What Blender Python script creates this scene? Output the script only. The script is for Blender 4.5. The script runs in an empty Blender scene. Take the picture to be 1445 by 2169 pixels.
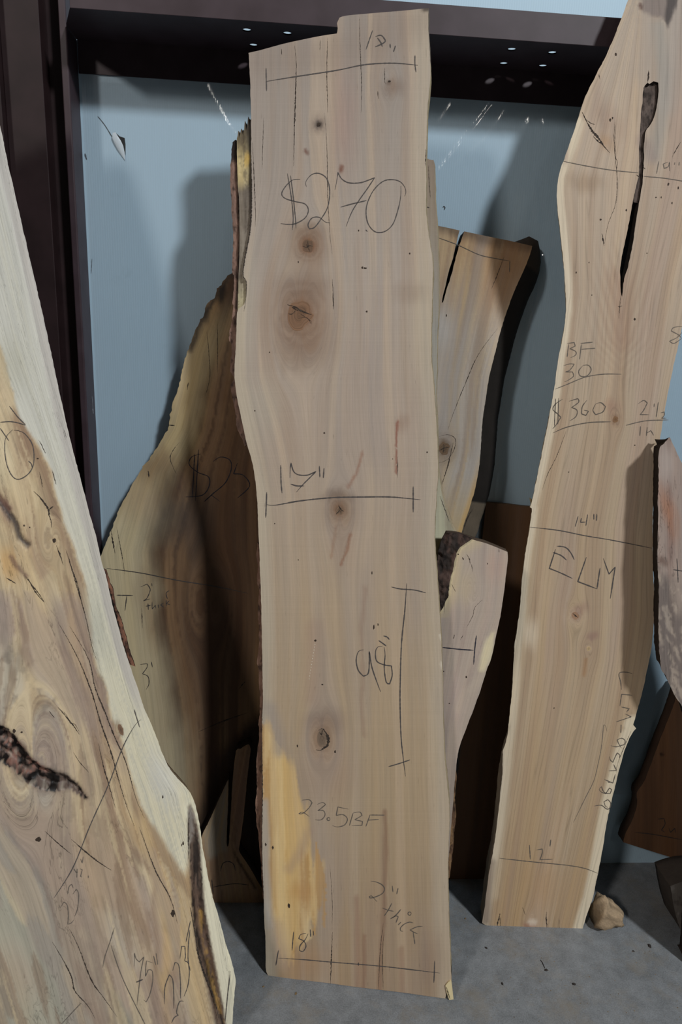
import bpy, math, random
import numpy as np
from mathutils import Vector, Matrix
from mathutils.geometry import delaunay_2d_cdt, tessellate_polygon

scene = bpy.context.scene
col_root = scene.collection
random.seed(7)

# ------------------------------------------------------------------ camera
IMG_W, IMG_H, FOCAL = 1445.0, 2169.0, 1446.0
def camera_axes(tilt, yaw, roll):
    t, y, r = map(math.radians, (tilt, yaw, roll))
    F = np.array([math.sin(y)*math.cos(t), math.cos(y)*math.cos(t), -math.sin(t)])
    R0 = np.cross(F, [0, 0, 1.0]); R0 /= np.linalg.norm(R0); U0 = np.cross(R0, F)
    return math.cos(r)*R0 + math.sin(r)*U0, -math.sin(r)*R0 + math.cos(r)*U0, F
CAM = np.array([0.0, -1.983, 1.807])
CR, CU, CF = camera_axes(14.9, 3.9, 2.5)
cam_data = bpy.data.cameras.new('camera')
cam = bpy.data.objects.new('camera', cam_data); col_root.objects.link(cam)
cam.matrix_world = Matrix(((CR[0], CU[0], -CF[0], CAM[0]), (CR[1], CU[1], -CF[1], CAM[1]),
                           (CR[2], CU[2], -CF[2], CAM[2]), (0, 0, 0, 1)))
cam_data.sensor_fit = 'VERTICAL'; cam_data.sensor_height = 36.0
cam_data.lens = 36.0*FOCAL/IMG_H
cam_data.clip_start = 0.02
scene.camera = cam

# ------------------------------------------------------------------ light and exposure
scene.view_settings.view_transform = 'Standard'
scene.view_settings.look = 'None'
scene.view_settings.gamma = 1.0
scene.view_settings.use_curve_mapping = False
scene.view_settings.exposure = 0.0
world = bpy.data.worlds.new('warehouse_ambient'); scene.world = world
world.use_nodes = True
world.node_tree.nodes['Background'].inputs[0].default_value = (1.0, 0.93, 0.86, 1)
world.node_tree.nodes['Background'].inputs[1].default_value = 0.026
def high_bay(name, loc, target, size, power, color):
    d = bpy.data.lights.new(name, 'AREA'); d.shape = 'DISK'; d.size = size; d.energy = power; d.color = color
    o = bpy.data.objects.new(name, d); col_root.objects.link(o); o.location = loc
    o.rotation_euler = (Vector(target)-Vector(loc)).to_track_quat('-Z', 'Y').to_euler()
    return o
high_bay('high_bay_light', (4.5, -6.8, 7.75), (0.2, 0, 1.2), 0.85, 720, (0.93, 0.975, 1.0))
high_bay('high_bay_light', (1.2, -8.5, 6.6), (0.2, 0, 1.2), 0.6, 14, (1.0, 0.95, 0.88))
high_bay('high_bay_light', (-4.7, -6.5, 6.4), (0.0, 0, 1.6), 0.9, 225, (1.0, 0.94, 0.88))

# ------------------------------------------------------------------ small maths
def lin(c):
    c = np.asarray(c, float)/255.0
    return np.where(c <= 0.04045, c/12.92, ((c+0.055)/1.055)**2.4)
GAIN = 1.22
def C(r, g, b): return np.clip(lin((r, g, b))*GAIN, 0, 0.92)
def rays(px, py):
    px = np.asarray(px, float)[..., None]; py = np.asarray(py, float)[..., None]
    return CF + (px-IMG_W/2)/FOCAL*CR - (py-IMG_H/2)/FOCAL*CU
def floor_pt(px, py):
    d = rays(px, py); return CAM + d*(-CAM[2]/d[2])
def wall_pt(px, py, y=0.0):
    d = rays(px, py); return CAM + d*((y-CAM[1])/d[..., 1:2])
def project(p):
    d = np.asarray(p)-CAM; z = d@CF
    return IMG_W/2+FOCAL*(d@CR)/z, IMG_H/2-FOCAL*(d@CU)/z
def h2(ix, iy, s):
    n = (ix.astype(np.int64)*374761393 + iy.astype(np.int64)*668265263 + s*1274126177) & 0x7fffffff
    n = ((n ^ (n >> 13))*1274126177) & 0x7fffffff
    return ((n ^ (n >> 16)) & 0xffff)/65535.0
def vnoise(x, y, s=0):
    x = np.asarray(x, float); y = np.asarray(y, float)
    ix = np.floor(x); iy = np.floor(y); fx = x-ix; fy = y-iy
    fx = fx*fx*(3-2*fx); fy = fy*fy*(3-2*fy)
    a = h2(ix, iy, s); b = h2(ix+1, iy, s); c = h2(ix, iy+1, s); d = h2(ix+1, iy+1, s)
    return (a*(1-fx)+b*fx)*(1-fy)+(c*(1-fx)+d*fx)*fy
def fbm(x, y, s=0, o=4):
    r = 0; a = 0.5; t = 0
    for i in range(o):
        r = r+a*vnoise(x*2**i, y*2**i, s+i*17); t += a; a *= 0.5
    return r/t
def sstep(a, b, x):
    t = np.clip((x-a)/(b-a), 0, 1); return t*t*(3-2*t)
def seg_dist(px, py, pts):
    best = np.full(px.shape, 1e9)
    for (x0, y0), (x1, y1) in zip(pts[:-1], pts[1:]):
        dx, dy = x1-x0, y1-y0; L = dx*dx+dy*dy+1e-9
        t = np.clip(((px-x0)*dx+(py-y0)*dy)/L, 0, 1)
        best = np.minimum(best, np.hypot(px-x0-t*dx, py-y0-t*dy))
    return best
def inside(px, py, poly):
    r = np.zeros(px.shape, bool); n = len(poly)
    for i in range(n):
        x0, y0 = poly[i][:2]; x1, y1 = poly[(i+1) % n][:2]
        if y0 == y1: continue
        c = ((y0 > py) != (y1 > py)) & (px < (x1-x0)*(py-y0)/(y1-y0)+x0)
        r ^= c
    return r
def spline(pts, step, closed=False, corner=45):
    """Catmull-Rom through the points, broken at sharp corners; extra columns ride along."""
    P = [np.array(p, float) for p in pts]; n = len(P); out = []
    def sharp(i):
        if not closed and i in (0, n-1): return True
        a = P[i][:2]-P[i-1][:2]; b = P[(i+1) % n][:2]-P[i][:2]
        la, lb = np.linalg.norm(a), np.linalg.norm(b)
        return la*lb == 0 or math.degrees(math.acos(max(-1, min(1, float(a@b)/(la*lb))))) > corner
    S = [sharp(i) for i in range(n)]
    for i in range(n if closed else n-1):
        p1, p2 = P[i], P[(i+1) % n]
        p0 = p1 if S[i] else P[i-1]
        p3 = p2 if S[(i+1) % n] else P[(i+2) % n]
        k = max(1, int(math.ceil(np.linalg.norm((p2-p1)[:2])/step)))
        for j in range(k):
            t = j/k
            out.append(0.5*((2*p1)+(-p0+p2)*t+(2*p0-5*p1+4*p2-p3)*t*t+(-p0+3*p1-3*p2+p3)*t**3))
    if not closed: out.append(P[-1])
    return np.array(out)

# ------------------------------------------------------------------ materials
def new_mat(name):
    m = bpy.data.materials.new(name); m.use_nodes = True
    nt = m.node_tree; b = nt.nodes['Principled BSDF']
    def N(t, **kw):
        n = nt.nodes.new(t)
        for k, v in kw.items(): setattr(n, k, v)
        return n
    return m, nt, b, N, nt.links.new
def math_node(N, L, op, a, b=None, clamp=False):
    n = N('ShaderNodeMath', operation=op); n.use_clamp = clamp
    for i, v in enumerate((a, b)):
        if v is None: continue
        if isinstance(v, (int, float)): n.inputs[i].default_value = v
        else: L(v, n.inputs[i])
    return n.outputs[0]
def wood_mat(name, fine=0.30, wide=0.25, ring=0.0, saw=0.10, fleck=0.25, bump=0.12, rough=0.62, zone=0.0):
    """Sawn wood: colour attribute x grain that follows the 'Grain' coordinates stored on the mesh."""
    m, nt, b, N, L = new_mat(name)
    at = N('ShaderNodeAttribute', attribute_name='Col'); gr = N('ShaderNodeAttribute', attribute_name='Grain')
    def noise(sx, sy, detail=3, rough_=0.6, dist=0.0):
        mp = N('ShaderNodeMapping'); mp.inputs['Scale'].default_value = (sx, sy, 1)
        L(gr.outputs['Vector'], mp.inputs['Vector'])
        n = N('ShaderNodeTexNoise'); n.inputs['Scale'].default_value = 1; n.inputs['Detail'].default_value = detail
        n.inputs['Roughness'].default_value = rough_; n.inputs['Distortion'].default_value = dist
        L(mp.outputs[0], n.inputs['Vector']); return n.outputs['Fac']
    M = lambda op, a, b_=None, cl=False: math_node(N, L, op, a, b_, cl)
    nf, nw, nl = noise(420, 9, 4, 0.65), noise(95, 2.2, 3), noise(28, 1.2, 2)
    ns = noise(3, 620, 2)
    fac = M('ADD', 1.0, M('MULTIPLY', M('SUBTRACT', nf, 0.5), fine))
    fac = M('ADD', fac, M('MULTIPLY', M('SUBTRACT', nw, 0.5), wide))
    fac = M('ADD', fac, M('MULTIPLY', M('SUBTRACT', nl, 0.5), wide))
    fac = M('ADD', fac, M('MULTIPLY', M('SUBTRACT', ns, 0.5), saw))
    if ring:
        sx = N('ShaderNodeSeparateXYZ'); L(gr.outputs['Vector'], sx.inputs[0])
        ph = M('ADD', M('MULTIPLY', sx.outputs['X'], 72.0), M('MULTIPLY', nl, 5.0))
        tri = M('PINGPONG', ph, 0.5)
        amp = M('MULTIPLY', noise(30, 2.5, 2), ring*1.8)
        fac = M('SUBTRACT', fac, M('MULTIPLY', M('POWER', M('SUBTRACT', 1.0, M('MULTIPLY', tri, 2.0)), 6.0), amp))
    if fleck:
        fl = noise(260, 26, 2, 0.5)
        k = M('MULTIPLY', M('SUBTRACT', fl, 0.70), 9.0, True)
        fac = M('SUBTRACT', fac, M('MULTIPLY', k, fleck))
    if zone:
        zn = noise(46, 6.5, 4, 0.6, 0.6); zd = M('ABSOLUTE', M('SUBTRACT', zn, 0.53))
        k = M('SUBTRACT', 1.0, M('MULTIPLY', zd, 55.0), True)
        fac = M('SUBTRACT', fac, M('MULTIPLY', M('MULTIPLY', k, M('MULTIPLY', M('SUBTRACT', noise(14, 2.2, 2), 0.42), 5.0, True)), zone))
    vm = N('ShaderNodeVectorMath', operation='SCALE'); L(at.outputs['Color'], vm.inputs[0]); L(fac, vm.inputs['Scale'])
    hs = N('ShaderNodeHueSaturation'); L(vm.outputs[0], hs.inputs['Color'])
    L(M('ADD', 0.85, M('MULTIPLY', nl, 0.35)), hs.inputs['Saturation'])
    L(hs.outputs[0], b.inputs['Base Color'])
    b.inputs['Roughness'].default_value = rough; b.inputs['Specular IOR Level'].default_value = 0.25
    bp = N('ShaderNodeBump'); bp.inputs['Strength'].default_value = bump; bp.inputs['Distance'].default_value = 0.002
    L(M('ADD', nf, M('MULTIPLY', ns, 0.4)), bp.inputs['Height']); L(bp.outputs[0], b.inputs['Normal'])
    return m
def attr_rough_mat(name, scale=160, amp=0.7, bump=0.8, rough=0.85, dist=0.004):
    """Bark and broken wood: colour attribute x 3D noise with strong relief."""
    m, nt, b, N, L = new_mat(name)
    at = N('ShaderNodeAttribute', attribute_name='Col'); tc = N('ShaderNodeTexCoord')
    mp = N('ShaderNodeMapping'); mp.inputs['Scale'].default_value = (1, 0.35, 1); L(tc.outputs['Object'], mp.inputs[0])
    n = N('ShaderNodeTexNoise'); n.inputs['Scale'].default_value = scale; n.inputs['Detail'].default_value = 5
    n.inputs['Roughness'].default_value = 0.7; L(mp.outputs[0], n.inputs['Vector'])
    f = math_node(N, L, 'ADD', 1.0-amp*0.5, math_node(N, L, 'MULTIPLY', n.outputs['Fac'], amp))
    vm = N('ShaderNodeVectorMath', operation='SCALE'); L(at.outputs['Color'], vm.inputs[0]); L(f, vm.inputs['Scale'])
    L(vm.outputs[0], b.inputs['Base Color']); b.inputs['Roughness'].default_value = rough
    b.inputs['Specular IOR Level'].default_value = 0.2
    bp = N('ShaderNodeBump'); bp.inputs['Strength'].default_value = bump; bp.inputs['Distance'].default_value = dist
    L(n.outputs['Fac'], bp.inputs['Height']); L(bp.outputs[0], b.inputs['Normal'])
    return m
def plain_mat(name, c1, c2, scale, rough=0.6, bump=0.0, spec=0.3, detail=4, metallic=0.0):
    m, nt, b, N, L = new_mat(name)
    tc = N('ShaderNodeTexCoord'); n = N('ShaderNodeTexNoise'); n.inputs['Scale'].default_value = scale
    n.inputs['Detail'].default_value = detail; L(tc.outputs['Object'], n.inputs['Vector'])
    r = N('ShaderNodeValToRGB'); r.color_ramp.elements[0].position = 0.3; r.color_ramp.elements[1].position = 0.7
    r.color_ramp.elements[0].color = (*c1, 1); r.color_ramp.elements[1].color = (*c2, 1)
    L(n.outputs['Fac'], r.inputs[0]); L(r.outputs[0], b.inputs['Base Color'])
    b.inputs['Roughness'].default_value = rough; b.inputs['Specular IOR Level'].default_value = spec
    b.inputs['Metallic'].default_value = metallic
    if bump:
        bp = N('ShaderNodeBump'); bp.inputs['Strength'].default_value = bump; bp.inputs['Distance'].default_value = 0.003
        L(n.outputs['Fac'], bp.inputs['Height']); L(bp.outputs[0], b.inputs['Normal'])
    return m
M_WOOD = wood_mat('sawn_maple', ring=0.05)
M_ELM = wood_mat('sawn_elm', fine=0.30, wide=0.24, ring=0.22, saw=0.05, fleck=0.15)
M_SPALT = wood_mat('spalted_wood', fine=0.46, wide=0.40, ring=0.12, saw=0.03, fleck=0.35, rough=0.5, zone=0.45)
M_DARKW = wood_mat('streaked_wood', fine=0.36, wide=0.34, ring=0.10, saw=0.04, fleck=0.3)
M_PLY = wood_mat('board_wood', fine=0.2, wide=0.2, ring=0.0, saw=0.03, fleck=0.1)
M_BARK = attr_rough_mat('bark')
M_SIDE = attr_rough_mat('live_edge', scale=120, amp=0.45, bump=0.35)
M_PENCIL = attr_rough_mat('pencil_graphite', scale=900, amp=0.7, bump=0.0, rough=0.5)
M_CRACK = plain_mat('crack_shadow_wood', (0.016, 0.012, 0.010), (0.075, 0.056, 0.043), 220, 0.9)
M_STEEL_SHADED = plain_mat('maroon_primer_shaded', (0.016, 0.0075, 0.008), (0.027, 0.0135, 0.0145), 14, 0.55, 0.05, 0.3)  # darker copy of the primer, with the column's shade put into its colour
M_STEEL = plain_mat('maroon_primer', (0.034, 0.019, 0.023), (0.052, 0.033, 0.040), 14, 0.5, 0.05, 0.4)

# ------------------------------------------------------------------ object helpers
def tag(o, label, cat=None, group=None, kind=None):
    if label: o['label'] = label
    if cat: o['category'] = cat
    if group: o['group'] = group
    if kind: o['kind'] = kind
    return o
def mesh_obj(name, verts, faces, mats, parent=None, col=None, grain=None, mat_idx=None, smooth=None):
    me = bpy.data.meshes.new(name)
    me.from_pydata([tuple(map(float, v)) for v in verts], [], [tuple(map(int, f)) for f in faces])
    for m in (mats if isinstance(mats, (list, tuple)) else [mats]): me.materials.append(m)
    if col is not None:
        a = me.attributes.new('Col', 'FLOAT_COLOR', 'POINT')
        c = np.ones((len(verts), 4), np.float32); c[:, :3] = col; a.data.foreach_set('color', c.ravel())
    if grain is not None:
        a = me.attributes.new('Grain', 'FLOAT_VECTOR', 'POINT')
        a.data.foreach_set('vector', np.asarray(grain, np.float32).ravel())
    if mat_idx is not None: me.polygons.foreach_set('material_index', np.asarray(mat_idx, np.int32))
    if smooth is not None:
        s = np.full(len(faces), bool(smooth)) if np.isscalar(smooth) else np.asarray(smooth, bool)
        me.polygons.foreach_set('use_smooth', s)
    me.update()
    o = bpy.data.objects.new(name, me); col_root.objects.link(o)
    if parent is not None: o.parent = parent
    return o
def box(name, x0, x1, y0, y1, z0, z1, mat, parent=None, bevel=0.0):
    v = [(x, y, z) for x in (x0, x1) for y in (y0, y1) for z in (z0, z1)]
    f = [(0, 1, 3, 2), (4, 6, 7, 5), (0, 4, 5, 1), (2, 3, 7, 6), (0, 2, 6, 4), (1, 5, 7, 3)]
    o = mesh_obj(name, v, f, mat, parent)
    if bevel:
        md = o.modifiers.new('bevel', 'BEVEL'); md.width = bevel; md.segments = 3
    return o

class Frame:
    """Plane of a leaning slab: origin on the floor, U across, V up the face, N out of the face."""
    def __init__(s, origin, yaw, lean, tilt=0.0):
        y, l = math.radians(yaw), math.radians(lean)
        s.O = np.array(origin, float)
        u = np.array([math.cos(y), math.sin(y), 0.0]); back = np.cross([0, 0, 1.0], u)
        v = np.array([0, 0, math.cos(l)])+back*math.sin(l)
        s.U, s.V = u, v; s.N = np.cross(u, v)
    def uv(s, px, py, z=0.0):
        d = rays(px, py); P0 = s.O+s.N*z
        p = CAM+d*(((P0-CAM)@s.N)/(d@s.N))[..., None]-s.O
        return p@s.U, p@s.V
    def base_px(s, u): return project(s.O+s.U*u)
    def root(s, name, label, cat, group=None):
        o = bpy.data.objects.new(name, None); col_root.objects.link(o); o.empty_display_size = 0.1
        U, V, N, O = s.U, s.V, s.N, s.O
        o.matrix_world = Matrix(((U[0], V[0], N[0], O[0]), (U[1], V[1], N[1], O[1]), (U[2], V[2], N[2], O[2]), (0, 0, 0, 1)))
        return tag(o, label, cat, group, 'thing')

class Paint:
    """Wood colour per vertex, laid out along the face."""
    def __init__(s, px, py, base, seed=0):
        s.x, s.y = px, py; s.seed = seed
        s.c = np.zeros((len(px), 3)); s.c[:] = base
    def mix(s, color, a):
        a = np.clip(a, 0, 1)[:, None]; s.c = s.c*(1-a)+np.asarray(color)*a
    def grad(s, stops):
        ys = [k[0] for k in stops]; cs = np.array([k[1] for k in stops])
        s.c = np.stack([np.interp(s.y, ys, cs[:, i]) for i in range(3)], 1)
    def wob(s, nz, f=0.03):
        if not nz: return s.x, s.y
        return (s.x+nz*2*(fbm(s.x*f*2.5, s.y*f*0.6, s.seed+3)-0.5), s.y+nz*4*(fbm(s.x*f*2.5, s.y*f*0.6, s.seed+9)-0.5))
    def tone(s, desat, gain=1.0):
        l = (s.c@np.array([.3, .55, .15]))[:, None]; s.c = (s.c*(1-desat)+l*desat)*gain; return s
    def blob(s, cx, cy, rx, ry, color, a=1, soft=0.6, rot=0, nz=6):
        X, Y = s.wob(nz); r = math.radians(rot); dx, dy = X-cx, Y-cy
        q = np.hypot((dx*math.cos(r)+dy*math.sin(r))/rx, (-dx*math.sin(r)+dy*math.cos(r))/ry)
        s.mix(color, a*(1-sstep(1-soft, 1+soft*0.6, q)))
    def line(s, pts, w, color, a=1, soft=0.7, nz=3):
        X, Y = s.wob(nz); d = seg_dist(X, Y, pts)
        s.mix(color, a*(1-sstep(w*(1-soft), w*(1+soft), d)))
    def poly(s, pts, color, a=1, soft=8, nz=8, flame=0):
        X, Y = s.wob(nz); Y = Y+flame*2*(fbm(s.x*.09, s.y*.003, s.seed+13)-.5); d = seg_dist(X, Y, list(pts)+[pts[0]])
        d = np.where(inside(X, Y, pts), -d, d); s.mix(color, a*(1-sstep(-soft, soft, d)))
    def streak(s, g, v, color, a, fx, fy, lo=0.55, hi=0.75, seed=0):
        s.mix(color, a*sstep(lo, hi, fbm(g*fx, v*fy, s.seed+seed, 3)))
    def knot(s, cx, cy, rx, ry, core, halo, ha=0.5):
        s.blob(cx, cy, rx*2.6, ry*2.6, halo, ha, 0.9, 0, 4)
        q = np.hypot((s.x-cx)/rx, (s.y-cy)/ry)
        s.mix(np.asarray(core)*0.75, 0.35*(0.5+0.5*np.sin(q*9+fbm(s.x*.05, s.y*.05, 5)*6))*(1-sstep(1.0, 2.6, q)))
        s.blob(cx, cy, rx, ry, core, 0.9, 0.5, 0, 3)

def grain_coords(px, py, guides, knots=(), width=0.45):
    ys = [np.interp(py, [p[1] for p in g], [p[0] for p in g]) for g in guides]
    k = len(guides); g = np.zeros_like(px)
    for i in range(k-1):
        t = (px-ys[i])/np.maximum(ys[i+1]-ys[i], 1.0)
        lo = -1e9 if i == 0 else 0.0; hi = 1e9 if i == k-2 else 1.0
        sel = (t >= lo) & (t < hi); g = np.where(sel, (i+t)*width/(k-1), g)
    for (cx, cy, r) in knots:
        dx, dy = px-cx, (py-cy)/2.2
        g = g-(dx*r*r/(dx*dx+dy*dy+0.25*r*r))*(width/400.0)*1.6*np.exp(-(dx*dx+dy*dy)/(r*r*14))
    return g, py/850.0

def piece(name, frame, outline, thick, paint, mats, parent, guides=None, knots=(), z=0.0, flare=0.0, rough=0.8,
          gx=4.0, gy=6.0, side=None, relief=None, holes=(), seed=0, width=0.45, side_noise=0.0015, hole_side=None, corner=45):
    """One solid piece of wood or bark cut to an outline, with real thickness and an undercut or flared edge."""
    rs = np.random.RandomState(seed+11)
    loops = []
    for li, o in enumerate([outline]+list(holes)):
        pts = [(p[0], p[1], p[2] if len(p) > 2 else flare) for p in o]
        q = spline(pts, 6.0, True, corner)
        arc = np.cumsum(np.r_[0, np.hypot(np.diff(q[:, 0]), np.diff(q[:, 1]))])
        nx = (fbm(arc*0.05, arc*0+seed, seed+1)-0.5)*2*rough+(vnoise(arc*0.35, arc*0+3, seed+5)-0.5)*rough
        q[:, 0] += nx
        area = np.sum(q[:, 0]*np.roll(q[:, 1], -1)-np.roll(q[:, 0], -1)*q[:, 1])
        if (area > 0) == (li > 0): q = q[::-1].copy()     # outer loop one way, holes the other
        loops.append(q)
    out = loops[0]
    x0, x1, y0, y1 = out[:, 0].min(), out[:, 0].max(), out[:, 1].min(), out[:, 1].max()
    GX, GY = np.meshgrid(np.arange(x0, x1, gx), np.arange(y0, y1, gy))
    GX = (GX+rs.uniform(-.25, .25, GX.shape)*gx).ravel(); GY = (GY+rs.uniform(-.25, .25, GY.shape)*gy).ravel()
    keep = inside(GX, GY, out)
    for h in loops[1:]: keep &= ~inside(GX, GY, h)
    GX, GY = GX[keep], GY[keep]
    allb = np.vstack([l[:, :2] for l in loops])
    # drop grid points too close to a boundary sample
    cell = {}
    for bx_, by_ in allb: cell.setdefault((int(bx_//6), int(by_//6)), []).append((bx_, by_))
    ok = np.ones(len(GX), bool)
    for i, (a, b) in enumerate(zip(GX, GY)):
        ci, cj = int(a//6), int(b//6)
        for dx in (-1, 0, 1):
            for dy in (-1, 0, 1):
                for (c, d) in cell.get((ci+dx, cj+dy), ()):
                    if (a-c)**2+(b-d)**2 < 5.5: ok[i] = False
    GX, GY = GX[ok], GY[ok]
    P = np.vstack([allb, np.stack([GX, GY], 1)])
    edges = []; st = 0
    for l in loops:
        n = len(l); edges += [(st+i, st+(i+1) % n) for i in range(n)]; st += n
    r = delaunay_2d_cdt([Vector((p[0], p[1])) for p in P], edges, [], 0, 1e-5)
    V2 = np.array([(v.x, v.y) for v in r[0]]); T = np.array([f for f in r[2] if len(f) == 3])
    cen = V2[T].mean(1); k = inside(cen[:, 0], cen[:, 1], out)
    for h in loops[1:]: k &= ~inside(cen[:, 0], cen[:, 1], h)
    T = T[k]
    px, py = V2[:, 0], V2[:, 1]
    u, v = frame.uv(px, py, z)
    zz = np.full(len(u), z)
    if relief is not None: zz = zz+relief(px, py)
    a, b, c = (np.stack([u, v], 1)[T[:, i]] for i in range(3))
    flip = ((b-a)[:, 0]*(c-a)[:, 1]-(b-a)[:, 1]*(c-a)[:, 0]) < 0
    T[flip] = T[flip][:, ::-1]
    if guides is None: guides = [[(x0, y0), (x0, y1)], [(x1, y0), (x1, y1)]]
    g, gv = grain_coords(px, py, guides, knots, width)
    cols = paint(px, py, g, gv)
    verts = [np.stack([u, v, zz], 1)]; colr = [cols]; grn = [np.stack([g, gv, np.full(len(g), seed*1.7)], 1)]
    faces = [tuple(t) for t in T]; midx = [0]*len(T); sm = [True]*len(T)
    off = len(V2)
    for li, l in enumerate(loops):
        n = len(l); bu, bv = frame.uv(l[:, 0], l[:, 1], z)
        du = np.roll(bu, -1)-np.roll(bu, 1); dv = np.roll(bv, -1)-np.roll(bv, 1); ln = np.hypot(du, dv)+1e-9
        nu, nv = dv/ln, -du/ln
        ar = np.sum(bu*np.roll(bv, -1)-np.roll(bu, -1)*bv)
        if (ar < 0) ^ (li > 0): nu, nv = -nu, -nv
        K = 5; rows = []
        zb = relief(l[:, 0], l[:, 1]) if relief is not None else np.zeros(n)
        base_side = np.asarray((side(l[:, 0], l[:, 1]) if side and li == 0 else None) if (side and li == 0) else
                               np.tile(np.asarray(hole_side if (li and hole_side is not None) else C(120, 100, 80)), (n, 1)))
        arc = np.arange(n)
        for kx in range(K+1):
            t = kx/K
            fl = l[:, 2]*math.sin(t*math.pi/2)
            nz_ = (fbm(arc*0.16, t*3+arc*0, seed+31+li)-0.5)*2*side_noise*(1 if 0 < kx else 0)
            rows.append(np.stack([bu+nu*(fl+nz_), bv+nv*(fl+nz_), z+zb*(1-t)-thick*t], 1))
            shade = 0.75+0.5*fbm(arc*0.2, t*4+arc*0, seed+41, 3)
            colr.append(base_side*shade[:, None])
            grn.append(np.stack([arc*0.006, np.full(n, t*0.03), np.full(n, seed*1.7)], 1))
        verts += rows
        ccw = ar > 0
        for kx in range(K):
            for i in range(n):
                j = (i+1) % n; q = (off+kx*n+i, off+(kx+1)*n+i, off+(kx+1)*n+j, off+kx*n+j)
                faces.append(q if ccw else q[::-1]); midx.append(1); sm.append(True)
        if li == 0 and not holes:
            back = rows[-1]
            tri = tessellate_polygon([[Vector((p[0], p[1], 0)) for p in back]])
            for t3 in tri:
                A, B, Cc = back[t3[0]], back[t3[1]], back[t3[2]]
                s_ = (B-A)[0]*(Cc-A)[1]-(B-A)[1]*(Cc-A)[0]
                q = [off+K*n+i for i in t3]
                faces.append(tuple(q if s_ < 0 else q[::-1])); midx.append(1); sm.append(False)
        off += (K+1)*n
    return mesh_obj(name, np.vstack(verts), faces, mats, parent, np.vstack(colr), np.vstack(grn), midx, sm)

def ribbon(verts, faces, cols, frame, pts, w, color, z, taper=0.3, step=3.0, smooth=True, wob=0.25, ramp=6.0):
    q = spline(pts, step, False, 75) if smooth else np.array(pts, float)
    n = len(q)
    if n < 2: return
    d = np.gradient(q[:, :2], axis=0); ln = np.hypot(d[:, 0], d[:, 1])+1e-9
    nx, ny = -d[:, 1]/ln, d[:, 0]/ln
    t = np.linspace(0, 1, n)
    ww = w*0.5*(taper+(1-taper)*np.clip(np.minimum(t, 1-t)*ramp, 0, 1))*(1+wob*2*(np.random.RandomState(n+len(verts)).rand(n)-.5))
    st = len(verts)
    for s_ in (1, -1):
        u, v = frame.uv(q[:, 0]+s_*nx*ww, q[:, 1]+s_*ny*ww, z)
        if s_ == 1: A = np.stack([u, v, np.full(n, z)], 1)
        else: B = np.stack([u, v, np.full(n, z)], 1)
    verts.extend(A.tolist()); verts.extend(B.tolist()); cols.extend([color]*(2*n))
    for i in range(n-1): faces.append((st+i, st+n+i, st+n+i+1, st+i+1))
GRAPHITE = lin((84, 79, 77)); FAINT = lin((116, 107, 98)); DARKG = lin((52, 52, 62))
def writing(parent, frame, label, strokes, org=(0, 0, 1), w=2.3, color=GRAPHITE, z=0.0005, name='pencil_writing'):
    ox, oy, s = org; V, F, Cc = [], [], []
    for st in strokes:
        ribbon(V, F, Cc, frame, [(ox+x/s, oy+y/s) for x, y in st], w*0.9, color, z)
    o = mesh_obj(name, V, F, M_PENCIL, parent, np.array(Cc)); return tag(o, label)
def crack(parent, frame, pts, w, org=(0, 0, 1), z=0.0004, taper=0.1, name='crack'):
    ox, oy, s = org; V, F, Cc = [], [], []
    pts = [(ox+x/s, oy+y/s) for x, y in pts]
    q = spline(pts, 2.5, False, 80); j = np.random.RandomState(int(q[0, 0])).rand(len(q))-.5
    q[:, 0] += j*0.9*min(1, w/2)
    ribbon(V, F, Cc, frame, q.tolist(), w*0.80, (0.02, 0.016, 0.013), z, taper, smooth=False, wob=0.6, ramp=2.3)
    return mesh_obj(name, V, F, M_CRACK, parent, np.array(Cc))
def flecks(parent, frame, spots, name='pin_knot', z=0.0004, pale=None):
    """small dark specks; each is one little irregular disc"""
    for (cx, cy, rx, ry) in spots:
        n = 10; a = np.linspace(0, 2*math.pi, n, endpoint=False)
        r = 1+0.5*(np.random.RandomState(int(cx*7+cy)).rand(n)-.5)
        u, v = frame.uv(cx+rx*r*np.cos(a), cy+ry*r*np.sin(a), z)
        mesh_obj(name, np.stack([u, v, np.full(n, z)], 1), [tuple(range(n))[::-1]], M_FLECK if pale is None else M_SIDE, parent, None if pale is None else np.tile(pale, (n, 1)))
M_FLECK = plain_mat('fleck_brown', (0.03, 0.02, 0.014), (0.06, 0.04, 0.028), 200, 0.8)
M_KNOT = wood_mat('knot_wood', fine=0.9, wide=0.8, ring=0.35, saw=0, fleck=0.4)
def knot_disc(parent, frame, cx, cy, rx, ry, color, rot=0, cracks=(), seed=1, z=0.0003):
    """Knot core set in the face: rings around its own centre, plus its radial checks."""
    nr, na = 7, 28; V, Cc, G, F = [], [], [], []
    rr = math.radians(rot)
    for i in range(nr+1):
        for j in range(na):
            a = 2*math.pi*j/na
            k = (i/nr)*(1+0.22*(vnoise(np.array([j*0.45]), np.array([seed*3.1]), seed)[0]-.5)*2)
            x = rx*k*math.cos(a); y = ry*k*math.sin(a)
            X = cx+x*math.cos(rr)-y*math.sin(rr); Y = cy+x*math.sin(rr)+y*math.cos(rr)
            u, v = frame.uv(np.array([X]), np.array([Y]), z)
            V.append((u[0], v[0], z-0.0012*(1-(i/nr)**2)*0.0+0.0)); f = 0.78+0.4*(i/nr)
            Cc.append(np.asarray(color)*f); G.append((i*0.004, j*0.01, seed))
    for i in range(nr):
        for j in range(na):
            k = (j+1) % na; F.append((i*na+j, i*na+k, (i+1)*na+k, (i+1)*na+j)[::-1])
    o = mesh_obj('knot', V, F, M_KNOT, parent, np.array(Cc), G, None, True)
    for pts, w in cracks:
        crack(o, frame, pts, w, z=z+0.0004)
    return o

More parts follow.
